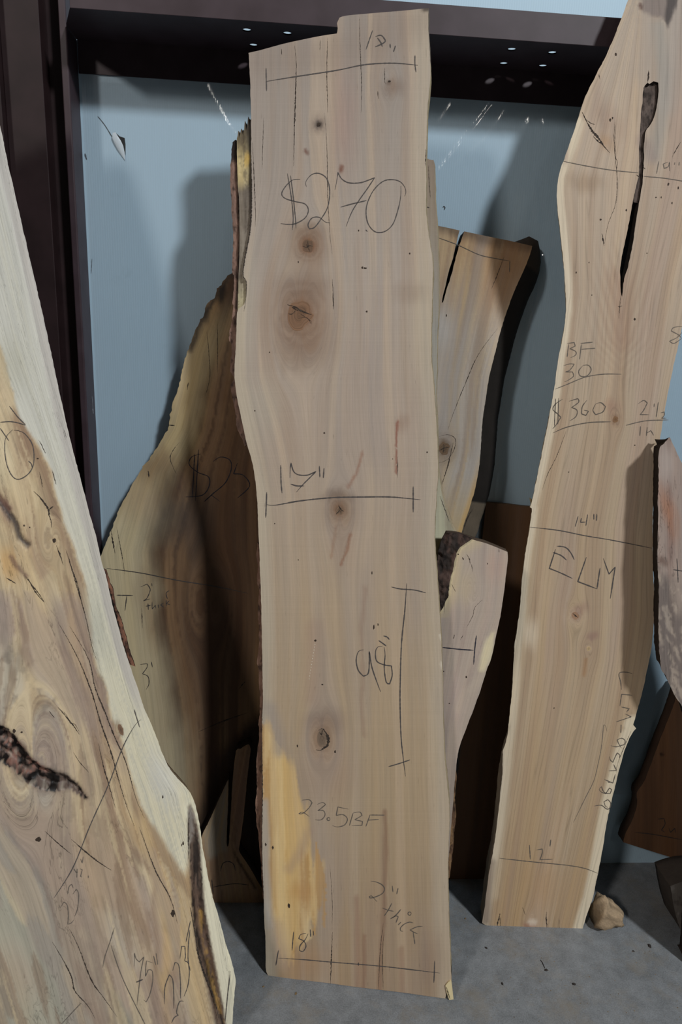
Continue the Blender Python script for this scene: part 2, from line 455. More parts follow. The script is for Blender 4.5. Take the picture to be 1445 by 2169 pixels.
# ================================================================== the setting
def wall_material():
    m, nt, b, N, L = new_mat('vinyl_faced_insulation')
    tc = N('ShaderNodeTexCoord'); sep = N('ShaderNodeSeparateXYZ'); L(tc.outputs['Object'], sep.inputs[0])
    n = N('ShaderNodeTexNoise'); n.inputs['Scale'].default_value = 2.2; n.inputs['Detail'].default_value = 5; L(tc.outputs['Object'], n.inputs['Vector'])
    n2 = N('ShaderNodeTexNoise'); n2.inputs['Scale'].default_value = 9; n2.inputs['Detail'].default_value = 6; n2.inputs['Roughness'].default_value = 0.7
    L(tc.outputs['Object'], n2.inputs['Vector'])
    M = lambda op, a, b_=None, cl=False: math_node(N, L, op, a, b_, cl)
    rib = M('SINE', M('MULTIPLY', sep.outputs['X'], 2*math.pi/0.0062))
    dirt = M('MULTIPLY', M('SUBTRACT', n2.outputs['Fac'], 0.62), 3.0, True)
    f = M('SUBTRACT', M('ADD', 0.96, M('MULTIPLY', M('SUBTRACT', n.outputs['Fac'], 0.5), 0.12)), M('MULTIPLY', dirt, 0.22))
    f = M('ADD', f, M('MULTIPLY', rib, 0.006))
    vm = N('ShaderNodeVectorMath', operation='SCALE'); vm.inputs[0].default_value = (0.475, 0.635, 0.755); L(f, vm.inputs['Scale'])
    L(vm.outputs[0], b.inputs['Base Color']); b.inputs['Roughness'].default_value = 0.55; b.inputs['Specular IOR Level'].default_value = 0.25
    bp = N('ShaderNodeBump'); bp.inputs['Strength'].default_value = 0.07; bp.inputs['Distance'].default_value = 0.001
    L(M('ADD', rib, M('MULTIPLY', n.outputs['Fac'], 8.0)), bp.inputs['Height']); L(bp.outputs[0], b.inputs['Normal'])
    return m
M_WALL = wall_material()
def wall_loop(pxs): return [(p[0], p[2]) for p in wall_pt([q[0] for q in pxs], [q[1] for q in pxs])]
tear = wall_loop([(243, 279), (254, 289), (264, 292), (266, 306), (266, 330), (262, 318), (256, 306), (249, 296), (242, 290)])
WX0, WX1, WZ1 = -3.2, 4.2, 4.6
outer = [(WX0, 0), (WX1, 0), (WX1, WZ1), (WX0, WZ1)]
pts2 = outer+tear; eds = [(i, (i+1) % 4) for i in range(4)]+[(4+i, 4+(i+1) % len(tear)) for i in range(len(tear))]
r = delaunay_2d_cdt([Vector(p) for p in pts2], eds, [], 0, 1e-6)
vv = [(v.x, 0.0, v.y) for v in r[0]]
ff = [f for f in r[2] if not inside(np.array([sum(vv[i][0] for i in f)/3]), np.array([sum(vv[i][2] for i in f)/3]), tear)[0]]
wall = tag(mesh_obj('wall_back', vv, ff, M_WALL), None, None, None, 'structure')
M_INSUL = plain_mat('dark_insulation', (0.02, 0.022, 0.02), (0.06, 0.06, 0.05), 60, 0.95, 0.4)
box('insulation_core', WX0, WX1, 0.03, 0.06, 0, WZ1, M_INSUL, wall)
# curled flap of torn facing
fl = wall_loop([(240, 283), (246, 281), (251, 290), (257, 299), (262, 310), (265, 325), (266, 341), (259, 331), (250, 317), (243, 303), (239, 293)])
n = len(fl); cx = sum(p[0] for p in fl)/n; cz = sum(p[1] for p in fl)/n
V = [(x, -0.002-0.005*(z-min(q[1] for q in fl))/0.07, z) for x, z in fl]+[(cx, -0.0095, cz)]
M_FLAP = plain_mat('torn_facing', (0.60, 0.68, 0.74), (0.68, 0.75, 0.80), 30, 0.4)
tag(mesh_obj('torn_flap', V, [(i, (i+1) % n, n) for i in range(n)], M_FLAP, wall, smooth=True), 'white curled flap of torn wall facing')

class WallFrame(Frame):
    def __init__(s): s.O = np.zeros(3); s.U = np.array([1., 0, 0]); s.V = np.array([0, 0, 1.]); s.N = np.array([0, -1., 0])
WF = WallFrame()
def wall_mark(pts, w, c):
    V, F, Cc = [], [], []
    ribbon(V, F, Cc, WF, pts, w, c, 0.001)
    V = [(a, -z, b) for a, b, z in V]
    return mesh_obj('scuff', V, F, M_PENCIL, wall, np.array(Cc))
wall_mark([(207, 246), (222, 265), (238, 291)], 1.6, lin((60, 66, 70)))
wall_mark([(180, 325), (182, 333), (184, 338)], 3.0, lin((80, 86, 95)))
wall_mark([(938, 439), (941, 437), (943, 440), (941, 445)], 1.8, lin((40, 45, 50)))
wall_mark([(195, 548), (193, 580)], 1.2, lin((95, 105, 115)))

def floor_material():
    m, nt, b, N, L = new_mat('concrete')
    tc = N('ShaderNodeTexCoord')
    def nz(s, d=5, r=0.6):
        n = N('ShaderNodeTexNoise'); n.inputs['Scale'].default_value = s; n.inputs['Detail'].default_value = d
        n.inputs['Roughness'].default_value = r; L(tc.outputs['Object'], n.inputs['Vector']); return n.outputs['Fac']
    M = lambda op, a, b_=None, cl=False: math_node(N, L, op, a, b_, cl)
    a, c, d = nz(3.0), nz(22, 6, 0.7), nz(260, 2)
    f = M('ADD', 1.0, M('MULTIPLY', M('SUBTRACT', a, 0.5), 0.5))
    f = M('ADD', f, M('MULTIPLY', M('SUBTRACT', c, 0.5), 1.1)); f = M('ADD', f, M('MULTIPLY', M('SUBTRACT', d, 0.5), 0.9))
    vm = N('ShaderNodeVectorMath', operation='SCALE'); vm.inputs[0].default_value = (0.190, 0.200, 0.210); L(f, vm.inputs['Scale'])
    tan = N('ShaderNodeMix', data_type='RGBA'); tan.inputs['B'].default_value = (0.215, 0.185, 0.145, 1)
    L(M('MULTIPLY', M('SUBTRACT', nz(7, 5, 0.75), 0.50), 3.0, True), tan.inputs['Factor']); L(vm.outputs[0], tan.inputs['A'])
    L(tan.outputs['Result'], b.inputs['Base Color']); b.inputs['Roughness'].default_value = 0.65; b.inputs['Specular IOR Level'].default_value = 0.3
    bp = N('ShaderNodeBump'); bp.inputs['Strength'].default_value = 0.25; bp.inputs['Distance'].default_value = 0.002
    L(M('ADD', c, d), bp.inputs['Height']); L(bp.outputs[0], b.inputs['Normal'])
    return m
fv = [(-3.2, -9, 0), (6.2, -9, 0), (6.2, 0.03, 0), (-3.2, 0.03, 0)]
fv = fv+[(x, y, -0.12) for x, y, z in fv]
tag(mesh_obj('floor', fv, [(0, 1, 2, 3), (7, 6, 5, 4), (0, 4, 5, 1), (1, 5, 6, 2), (2, 6, 7, 3), (3, 7, 4, 0)], floor_material()), None, kind='structure')

# --- Z girt: web with bolt holes, inner flange up, outer flange down
girt = bpy.data.objects.new('steel_girt', None); col_root.objects.link(girt); GD = 0.185
ZW = float(np.mean(wall_pt([165, 400, 912, 1280], [22, 36, 72, 95], -GD)[:, 2])); girt.location = (-0.575, 0, ZW)
tag(girt, 'dark maroon steel girt with bolt holes running across the top of the wall', 'girt')
GX0, GX1 = float(wall_pt([149], [20], -GD)[0, 0])+0.575, 4.2
hole_px = [(523, 64), (609, 71), (537, 96), (1084, 105), (1170, 112), (1067, 135), (1150, 140)]
holes = []
for hx, hy in hole_px:
    d = rays(hx, hy); p = CAM+d*((ZW-CAM[2])/d[2]); p = (p[0]+0.575, p[1])
    holes.append([(p[0]+0.0105*math.cos(a), p[1]+0.0095*math.sin(a)) for a in np.linspace(0, 2*math.pi, 14, endpoint=False)])
wp = [(GX0, -GD), (GX1, -GD), (GX1, -0.004), (0.001, -0.004), (0.001, -0.086)]; eds = [(0, 1), (1, 2), (2, 3), (3, 4), (4, 0)]; web_out = list(wp)
for h in holes:
    s0 = len(wp); wp += h; eds += [(s0+i, s0+(i+1) % 14) for i in range(14)]
r = delaunay_2d_cdt([Vector(p) for p in wp], eds, [], 0, 1e-6)
v2 = [(v.x, v.y) for v in r[0]]; wfaces = []
for f in r[2]:
    c = np.mean([v2[i] for i in f], axis=0)
    if inside(np.array([c[0]]), np.array([c[1]]), web_out)[0] and not any(inside(np.array([c[0]]), np.array([c[1]]), h)[0] for h in holes): wfaces.append(f)
nv = len(v2); V = [(x, y, 0.0) for x, y in v2]+[(x, y, 0.003) for x, y in v2]
F = list(wfaces)+[tuple(i+nv for i in f[::-1]) for f in wfaces]
mesh_obj('web', V, F, M_STEEL, girt)
box('inner_flange', GX0, GX1, -GD-0.003, -GD, -0.001, 0.060, M_STEEL, girt, 0.001)
box('outer_flange', 0.001, GX1, -0.004, -0.001, 2.403-ZW, 0.003, M_STEEL, girt, 0.0008)

# --- built-up column
colm = bpy.data.objects.new('steel_column', None); col_root.objects.link(colm); colm.location = (-0.575, 0, 0)
tag(colm, 'dark maroon steel building column standing at the left of the wall', 'column')
box('flange', -0.018, 0.0, -0.080, -0.001, 0, 4.5, M_STEEL, colm, 0.0035)
box('web', -0.29, -0.018, -0.030, -0.004, 0, 4.5, M_STEEL_SHADED, colm, 0.001)
box('flange', -0.155, -0.062, -0.082, -0.0301, 0, 4.5, M_STEEL_SHADED, colm, 0.002)
box('flange', -0.29, -0.1552, -0.105, -0.0301, 0, 4.5, M_STEEL_SHADED, colm, 0.002)

V, F, Cc = [], [], []
for z0, z1, w in ((1.560, 1.600, .0008), (1.552, 1.566, .0016)):
    st = len(V); V += [(0.0006, -0.030-w, z1), (0.0006, -0.030+w, z1), (0.0006, -0.026+w, z0), (0.0006, -0.026-w, z0)]; F.append((st, st+1, st+2, st+3)); Cc += [(.45, .45, .47)]*4
mesh_obj('scratch', V, F, M_PENCIL, colm, np.array(Cc))
# --- clear plastic sheet hung over the wall
def plastic_mat():
    m, nt, b, N, L = new_mat('clear_poly_film'); nt.nodes.remove(b)
    out = nt.nodes['Material Output']
    tr = N('ShaderNodeBsdfTransparent'); tr.inputs[0].default_value = (0.97, 0.97, 0.97, 1)
    gl = N('ShaderNodeBsdfGlossy'); gl.inputs['Roughness'].default_value = 0.12; gl.inputs[0].default_value = (1, 1, 1, 1)
    df = N('ShaderNodeBsdfDiffuse'); df.inputs[0].default_value = (0.55, 0.56, 0.58, 1)
    m1 = N('ShaderNodeMixShader'); m1.inputs[0].default_value = 0.06; L(tr.outputs[0], m1.inputs[1]); L(df.outputs[0], m1.inputs[2])
    m2 = N('ShaderNodeMixShader'); m2.inputs[0].default_value = 0.11; L(m1.outputs[0], m2.inputs[1]); L(gl.outputs[0], m2.inputs[2])
    tc = N('ShaderNodeTexCoord'); mp = N('ShaderNodeMapping'); mp.inputs['Scale'].default_value = (170, 1, 9); L(tc.outputs['Object'], mp.inputs[0])
    n = N('ShaderNodeTexNoise'); n.inputs['Scale'].default_value = 1; n.inputs['Detail'].default_value = 3; L(mp.outputs[0], n.inputs['Vector'])
    bp = N('ShaderNodeBump'); bp.inputs['Strength'].default_value = 0.35; bp.inputs['Distance'].default_value = 0.0015
    L(n.outputs['Fac'], bp.inputs['Height']); L(bp.outputs[0], gl.inputs['Normal'])
    L(m2.outputs[0], out.inputs['Surface']); return m
nx_, nz_ = 400, 250
X, Z = np.meshgrid(np.linspace(-0.565, 1.45, nx_), np.linspace(0.30, 2.398, nz_)); X = X.ravel(); Z = Z.ravel()
Y = 0.002*(fbm(X*6, Z*1.6, 3)-0.5)*2+0.0012*(fbm(X*34, Z*3, 5)-0.5)*2
def ridge(pts, w, a):
    global Y
    q = [(float(p[0]), float(p[2])) for p in wall_pt([k[0] for k in pts], [k[1] for k in pts])]
    d = seg_dist(X, Z, q); Y = Y+0.85*a*np.exp(-(d/(w*0.8))**2)
o3 = lambda L_: [(900+x/2.651, y/2.651) for x, y in L_]
for L_, w, a in [([(140, 610), (70, 710)], .006, .0025), ([(390, 580), (230, 780), (50, 1000)], .007, .004), ([(445, 640), (340, 790), (150, 960)], .005, .0025),
                 ([(330, 690), (215, 790)], .005, .002), ([(565, 700), (500, 880)], .006, .003), ([(590, 690), (575, 900), (560, 1250)], .006, .0025), ([(655, 700), (625, 920)], .006, .003),
                 ([(430, 770), (470, 1230)], .006, .0018), ([(600, 1000), (622, 1260)], .008, .003), ([(650, 1440), (680, 1300), (720, 1190)], .007, .004),
                 ([(650, 1440), (760, 1340)], .006, .003), ([(650, 1440), (790, 1420)], .006, .003), ([(650, 1440), (730, 1530)], .006, .003), ([(650, 1440), (690, 1620)], .006, .003),
                 ([(645, 1450), (650, 1620), (625, 1850)], .007, .004), ([(640, 1460), (605, 1850), (570, 2300)], .009, .004), ([(655, 1500), (670, 1900), (600, 2500)], .010, .003)]:
    ridge(o3(L_), w, a)
for k in range(16):
    x_ = 400+k*17+6*math.sin(k*2.3); ridge(o3([(x_+14, 690+30*math.sin(k*1.7)), (x_, 860+60*math.sin(k*2.9))]), .0035, .0011+.0006*math.sin(k*3.1))
o1 = lambda L_: [(x/2.779, y/2.779) for x, y in L_]
for L_, w, a in [([(1220, 530), (1330, 730), (1400, 830)], .006, .003), ([(1280, 640), (1345, 760)], .004, .002), ([(860, 640), (910, 740)], .006, .0015), ([(1180, 800), (1260, 930)], .006, .002),
                 ([(1110, 1290), (1150, 1320), (1220, 1270)], .004, .003), ([(1310, 1090), (1340, 1150)], .004, .002)]:
    ridge(o1(L_), w, a)
ii = np.arange(nx_*nz_).reshape(nz_, nx_)
F = np.stack([ii[:-1, :-1].ravel(), ii[:-1, 1:].ravel(), ii[1:, 1:].ravel(), ii[1:, :-1].ravel()], 1)
tag(mesh_obj('plastic_sheet', np.stack([X, -0.0165-np.clip(Y, -0.004, 0.02), Z], 1), F.tolist(), plastic_mat(), None, smooth=True),
    'clear wrinkled plastic sheeting hung over the pale wall under the girt', 'plastic sheet')

# ================================================================== slabs
G_SLABS = 'live edge slabs leaning on the wall'
WHT = C(178, 170, 150)
# ------------------------------------------------------------------ the tall slab in the middle
a_, b_ = floor_pt(565, 2066), floor_pt(945, 2117)
FM = Frame(a_, math.degrees(math.atan2(b_[1]-a_[1], b_[0]-a_[0])), 3.0)
R = FM.root('wood_slab', 'tall pale live edge slab priced $270 leaning in the middle, nearest the camera', 'wood slab', G_SLABS)
main_out = [(527, 112), (560, 104), (600, 93), (640, 84), (680, 76), (714, 71), (716, 60), (714, 50), (719, 38), (735, 33), (800, 27), (860, 22), (908, 17),
    (908, 60), (910, 100), (912, 150), (910, 185), (906, 230), (904, 280), (903, 340), (903, 400), (903, 450), (906, 480), (912, 520), (917, 560), (916, 620), (914, 700), (914, 760),
    (918, 800), (921, 850), (925, 900), (927, 950), (928, 1000), (924, 1060), (921, 1120), (922, 1170), (926, 1220), (930, 1280), (934, 1340), (936, 1400), (938, 1460), (939, 1520),
    (941, 1580), (943, 1620), (947, 1660), (951, 1700), (952, 1750), (950, 1800), (949, 1850), (950, 1900), (951, 1950), (953, 2000), (955, 2050), (956, 2078), (948, 2098), (943, 2115),
    (900, 2109), (850, 2102), (800, 2096), (750, 2090), (700, 2083), (650, 2077), (600, 2071), (568, 2066), (563, 2050), (563, 2000), (560, 1950), (559, 1900), (557, 1850), (556, 1780),
    (556, 1700), (556, 1620), (555, 1540), (557, 1480), (556, 1420), (555, 1360), (554, 1300), (552, 1240), (550, 1180), (547, 1110), (545, 1060), (540, 1010), (532, 970), (522, 935),
    (510, 880), (502, 840), (497, 800), (498, 760), (501, 700), (503, 660), (519, 640), (522, 600), (515, 583), (519, 550), (528, 494), (533, 419), (532, 340), (532, 249), (530, 180)]
main_guides = [[(530, 0), (534, 400), (505, 800), (545, 1050), (556, 1400), (562, 2169)], [(908, 0), (905, 400), (915, 700), (928, 1000), (922, 1150), (940, 1500), (958, 2169)]]
main_knots = [(652, 518, 26), (635, 668, 52), (720, 1080, 26), (682, 1566, 30), (675, 264, 10), (825, 178, 16)]
def paint_main(x, y, g, v):
    p = Paint(x, y, C(158, 145, 133), 3)
    p.grad([(0, C(139, 131, 124)), (300, C(148, 140, 132)), (600, C(158, 149, 140)), (900, C(161, 149, 137)), (1300, C(163, 148, 128)), (1700, C(160, 144, 121)), (2110, C(152, 133, 110))])  # grey top to tan foot; the darker top also has light falloff painted in
    p.streak(g, v, C(150, 134, 119), 0.5, 26, 1.2, 0.5, 0.75, 1); p.streak(g, v, C(176, 160, 140), 0.45, 34, 0.9, 0.52, 0.72, 2); p.streak(g, v, C(148, 138, 132), 0.4, 12, 2.0, 0.5, 0.75, 3)
    L = np.interp(y, [q[1] for q in main_guides[0]], [q[0] for q in main_guides[0]]); Rr = np.interp(y, [q[1] for q in main_guides[1]], [q[0] for q in main_guides[1]])
    nz = (fbm(x*.05, y*.006, 21)-.5)*24
    p.mix(C(172, 166, 150), 0.6*(1-sstep(6, 34, x-L+nz))*sstep(420, 700, y)); p.mix(C(172, 163, 146), 0.55*(1-sstep(10, 50, Rr-x+nz)))
    p.blob(560, 860, 40, 70, C(166, 160, 146), .5, .9); p.blob(900, 720, 50, 120, C(170, 160, 140), .35, .9)
    p.line([(545, 130), (700, 120), (905, 40)], 34, C(132, 120, 110), .35, .9); p.blob(905, 22, 12, 9, C(45, 38, 34), .85, .7)
    p.blob(832, 186, 26, 20, C(118, 102, 90), .6, .8); p.blob(825, 172, 9, 7, C(92, 76, 66), .6, .6)
    p.blob(730, 260, 30, 120, C(150, 128, 120), .5, .9); p.blob(722, 358, 7, 9, C(112, 80, 68), .9, .5); p.blob(648, 320, 5, 6, C(100, 70, 60), .8, .5)
    p.knot(675, 264, 7, 8, C(50, 42, 40), C(118, 106, 98), .6)
    p.blob(648, 560, 60, 70, C(134, 120, 106), .30, .9); p.blob(652, 490, 40, 22, C(112, 98, 86), .55, .9); p.knot(653, 520, 17, 18, C(112, 82, 62), C(126, 106, 90), .7)
    p.blob(640, 612, 55, 34, C(112, 100, 92), .6, .9); p.blob(645, 728, 62, 62, C(120, 102, 88), .65, .9, 0, 10); p.knot(636, 664, 30, 36, C(118, 91, 72), C(134, 114, 98), .7)
    p.blob(868, 620, 40, 26, C(128, 112, 98), .35, .9); p.blob(800, 640, 14, 60, C(150, 135, 125), .3, .9)
    p.blob(852, 900, 14, 22, C(138, 118, 104), .5, .9); p.line([(843, 890), (840, 935), (838, 1000)], 2.2, C(122, 74, 60), .8); p.line([(768, 960), (755, 1000), (738, 1030)], 3, C(136, 100, 82), .6)
    p.blob(718, 1052, 34, 14, C(104, 92, 84), .7, .9); p.knot(720, 1080, 15, 17, C(116, 92, 74), C(134, 116, 100), .7); p.line([(743, 1130), (735, 1165), (722, 1195)], 3, C(130, 88, 66), .75)
    p.line([(712, 1120), (703, 1180)], 3, C(136, 108, 88), .5); p.blob(725, 1150, 26, 60, C(148, 126, 108), .4, .9)
    p.line([(775, 1250), (770, 1330), (765, 1480), (768, 1560)], 5, C(136, 112, 98), .4, .95, 9); p.line([(665, 1330), (663, 1480)], 16, C(150, 128, 116), .35, .9)
    p.blob(690, 1528, 44, 30, C(118, 102, 92), .55, .9); p.blob(676, 1575, 20, 30, C(170, 152, 132), .5, .8); p.knot(684, 1564, 15, 22, C(128, 108, 92), C(142, 122, 106), .55); p.blob(700, 1640, 60, 60, C(150, 128, 112), .35, .9)
    p.poly([(554, 1530), (572, 1555), (600, 1600), (625, 1650), (650, 1720), (656, 1800), (680, 1860), (682, 1925), (664, 1975), (640, 1995), (612, 2022), (590, 1985), (575, 1920), (563, 1850), (554, 1700)], C(196, 170, 124), .9, 9, 10, 90)
    m = inside(x, y, [(554, 1530), (600, 1590), (640, 1670), (690, 1860), (690, 1960), (600, 2040), (560, 1900)])
    p.mix(C(172, 140, 96), np.where(m, .85*sstep(.5, .62, fbm(g*70, v*5, 44)), 0)); p.mix(C(208, 188, 146), np.where(m, .6*sstep(.55, .7, fbm(g*38, v*2.4, 47)), 0))
    p.blob(640, 1890, 26, 26, C(176, 138, 92), .55, .8); p.line([(560, 1700), (563, 1790), (566, 1900), (572, 1960)], 8, C(160, 158, 152), .75, .8); p.line([(573, 1500), (590, 1560), (592, 1590)], 14, C(146, 138, 132), .6, .9)
    p.line([(612, 1840), (640, 1800), (655, 1760)], 10, C(150, 132, 120), .4, .9); p.line([(585, 1960), (600, 2040)], 16, C(168, 152, 134), .6, .9)
    p.line([(816, 1720), (815, 1860), (812, 1960), (803, 2100)], 5, C(122, 96, 80), .6, .85, 5); p.line([(756, 1900), (758, 2090)], 6, C(134, 104, 88), .5, .9); p.line([(771, 1980), (770, 2095)], 4, C(128, 98, 82), .5); p.line([(850, 2010), (852, 2105)], 6, C(136, 110, 92), .5)
    p.blob(935, 1347, 4, 8, C(206, 200, 184), .9, .6); p.blob(936, 1408, 3.5, 7, C(206, 200, 184), .9, .6); p.blob(915, 2030, 30, 70, C(132, 112, 98), .45, .9); p.blob(650, 2040, 50, 40, C(160, 128, 98), .4, .9)
    p.c = p.c*np.array([1.035, .985, .955]); return p.c
def side_main(x, y):
    n = len(x); c = np.tile(C(150, 136, 110), (n, 1)); L = x < 640
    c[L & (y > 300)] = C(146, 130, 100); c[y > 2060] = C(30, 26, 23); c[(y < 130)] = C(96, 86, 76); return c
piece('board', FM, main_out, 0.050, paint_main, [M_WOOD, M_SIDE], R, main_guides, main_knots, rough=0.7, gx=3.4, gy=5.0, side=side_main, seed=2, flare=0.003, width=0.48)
# splintered sapwood along the left edge
def paint_splinter(x, y, g, v):
    p = Paint(x, y, C(128, 118, 104), 5); p.grad([(250, C(70, 62, 54)), (300, C(120, 108, 84)), (340, C(196, 178, 134)), (380, C(190, 172, 130)), (405, C(124, 114, 102)), (500, C(132, 122, 110)), (580, C(138, 128, 114)), (640, C(178, 168, 138)), (780, C(160, 152, 134))])
    p.streak(g, v, C(80, 70, 60), .6, 60, 3, .55, .75, 4); p.line([(527, 250), (531, 330), (533, 450)], 6, C(36, 30, 26), .9); p.line([(524, 400), (522, 480)], 7, C(100, 90, 80), .6)
    p.blob(523, 335, 4, 18, C(196, 160, 76), .7, .7); return p.c
spl = [(500, 300), (501, 288), (503, 274), (505, 290), (508, 276), (510, 270), (512, 284), (514, 272), (516, 288), (517, 254), (520, 276), (523, 264), (525, 245), (527, 268), (530, 255), (533, 247), (540, 255), (545, 420), (545, 600), (538, 700), (520, 800),
       (500, 800), (498, 760), (501, 700), (503, 600), (506, 520), (505, 430), (502, 390)]
piece('splintered_edge', FM, spl, 0.026, paint_splinter, [M_WOOD, M_SIDE], R, [[(498, 0), (500, 2169)], [(540, 0), (545, 2169)]], z=-0.004, rough=0.5, gx=3, gy=5, seed=3, side=lambda x, y: np.tile(C(92, 80, 66), (len(x), 1)), corner=30, relief=lambda x, y: -0.006*(1-sstep(0, 30, x-498))-0.004*fbm(x*.3, y*.02, 7))
crack(R, FM, [(531, 300), (533, 380), (533, 430), (529, 490), (518, 552), (515, 583), (522, 597), (521, 630), (517, 660)], 3.2, z=0.0008)
crack(R, FM, [(535, 300), (538, 370), (541, 440), (541, 480)], 1.6)
def bark_paint(r1, r2, dark=C(40, 32, 28), s=1):
    def f(x, y, g, v):
        p = Paint(x, y, r1, s); p.mix(r2, sstep(.4, .65, fbm(x*.12, y*.05, s+2))); p.mix(dark, .8*sstep(.55, .7, fbm(x*.16, y*.07, s+5))); return p.c
    return f
bl1 = [(491, 312), (493, 302), (499, 296), (503, 310), (504, 390), (508, 430), (508, 520), (506, 600), (505, 650), (504, 700), (502, 760), (502, 800), (508, 840), (516, 880), (526, 930), (519, 946), (511, 925), (502, 904), (496, 860), (489, 822), (494, 800), (488, 780), (490, 731), (486, 715), (494, 652), (492, 640), (497, 590), (492, 575), (494, 530), (493, 480), (490, 430), (488, 380), (489, 340)]
def paint_b1(x, y, g, v):
    p = Paint(x, y, C(112, 90, 80), 2); p.mix(C(134, 106, 93), sstep(.4, .65, fbm(x*.12, y*.04, 8))); p.mix(C(48, 38, 34), .8*sstep(.56, .7, fbm(x*.2, y*.07, 3)))
    p.blob(497, 310, 14, 34, C(34, 29, 27), .95, .4); p.line([(503, 300), (504, 400), (509, 470), (506, 600), (505, 700)], 3.5, C(22, 18, 16), .95); return p.c
piece('bark', FM, bl1, 0.014, paint_b1, [M_BARK, M_BARK], R, z=-0.020, rough=1.6, gx=3, gy=5, seed=6, side=lambda x, y: np.tile(C(70, 52, 44), (len(x), 1)), relief=lambda x, y: 0.006*(fbm(x*.15, y*.05, 4)-.5))
bl2 = [(545, 1150), (543, 1175), (546, 1200), (545, 1235), (548, 1250), (547, 1300), (549, 1350), (546, 1400), (548, 1420), (551, 1500), (548, 1530), (549, 1560), (545, 1590), (543, 1640), (545, 1670), (541, 1700), (543, 1740), (546, 1760), (551, 1810), (554, 1860), (557, 1905), (563, 1905), (562, 1800), (561, 1600), (560, 1450), (558, 1300), (553, 1180)]
piece('bark', FM, bl2, 0.014, bark_paint(C(118, 90, 76), C(140, 110, 94), C(50, 38, 32), 4), [M_BARK, M_BARK], R, z=-0.018, rough=1.5, gx=3, gy=5, seed=8, side=lambda x, y: np.tile(C(70, 52, 44), (len(x), 1)), relief=lambda x, y: 0.006*(fbm(x*.15, y*.05, 4)-.5))
crack(R, FM, [(556, 1470), (555, 1560), (556, 1680), (555, 1800), (559, 1900)], 2.0, z=0.0006)
# splinter hanging at the foot
sp = [(944, 2088), (950, 2080), (956, 2078), (959, 2098), (961, 2117), (952, 2118), (947, 2104)]
piece('splinter', FM, sp, 0.012, lambda x, y, g, v: Paint(x, y, C(206, 190, 150), 1).c, [M_WOOD, M_SIDE], R, z=0.004, rough=0.3, gx=3, gy=4, seed=9, side=lambda x, y: np.tile(C(190, 172, 132), (len(x), 1)))
crack(R, FM, [(946, 2090), (950, 2105), (954, 2117)], 1.8, z=0.0055)
# knots
K2 = (480, 0, 3.0104); K5 = (480, 600, 2.89); KE = (500, 1200, 2.779); KF = (500, 1650, 2.779)
def tr(o, pts): return [(o[0]+x/o[2], o[1]+y/o[2]) for x, y in pts]
knot_disc(R, FM, 653, 521, 11, 13, C(100, 78, 62), cracks=[([(641, 521), (650, 524), (655, 520), (663, 522)], 2.2), ([(652, 510), (653, 523)], 1.4), ([(653, 524), (657, 534)], 1.2)], seed=3)
knot_disc(R, FM, 635, 667, 26, 30, C(120, 91, 70), cracks=[(tr(K5, [(372, 130), (420, 145), (450, 165), (485, 180), (520, 192)]), 4.5), (tr(K5, [(375, 185), (400, 188), (425, 165)]), 2.0), (tr(K5, [(440, 215), (490, 210), (520, 250)]), 1.2), (tr(K5, [(440, 180), (510, 225), (522, 245)]), 1.0), (tr(K5, [(400, 145), (440, 170)]), 3.5)], seed=4)
knot_disc(R, FM, 720, 1080, 8, 9, C(116, 94, 76), cracks=[(tr(K5, [(685, 1355), (700, 1385), (722, 1398)]), 2.6), (tr(K5, [(697, 1385), (670, 1415)]), 1.8), (tr(K5, [(700, 1390), (700, 1415)]), 1.2)], seed=5)
kd = knot_disc(R, FM, 683, 1566, 11, 19, C(120, 102, 86), cracks=[(tr(KE, [(485, 965), (510, 955), (530, 980), (542, 1010), (540, 1050), (515, 1070), (495, 1082), (470, 1078)]), 6.0), (tr(KE, [(490, 975), (505, 990), (510, 960)]), 3.5)], seed=6)
flecks(R, FM, [(675, 264, 4.5, 4), (768, 567, 2, 2.5), (774, 568, 3.5, 1.8), (760, 488, 1.4, 2), (777, 660, 1.8, 2), (687, 917, 2, 2), (668, 1357, 2.6, 2.2), (792, 1328, 1.6, 5), (801, 1323, 1.2, 3), (788, 1214, 1.2, 3.5), (563, 1789, 1.8, 3.5), (578, 1795, 1.8, 4), (612, 1919, 2.2, 5), (630, 1580, 1.5, 2.5), (710, 1592, 2, 3), (540, 870, 1.4, 1.4), (571, 746, 1.2, 1.5), (905, 958, 1.5, 1.8), (832, 972, 1, 1), (582, 1109, 1.2, 1.2), (632, 1186, 1.1, 1.1), (683, 1450, 1.8, 1.6), (632, 555, 1, 2), (868, 537, 1.4, 2), (825, 172, 3, 2)])
flecks(R, FM, [(668-13*t, 1360+78*t, 1.0, 1.2) for t in np.linspace(0.06, 1, 13)], 'bore_mark', 0.0005, C(196, 184, 166))
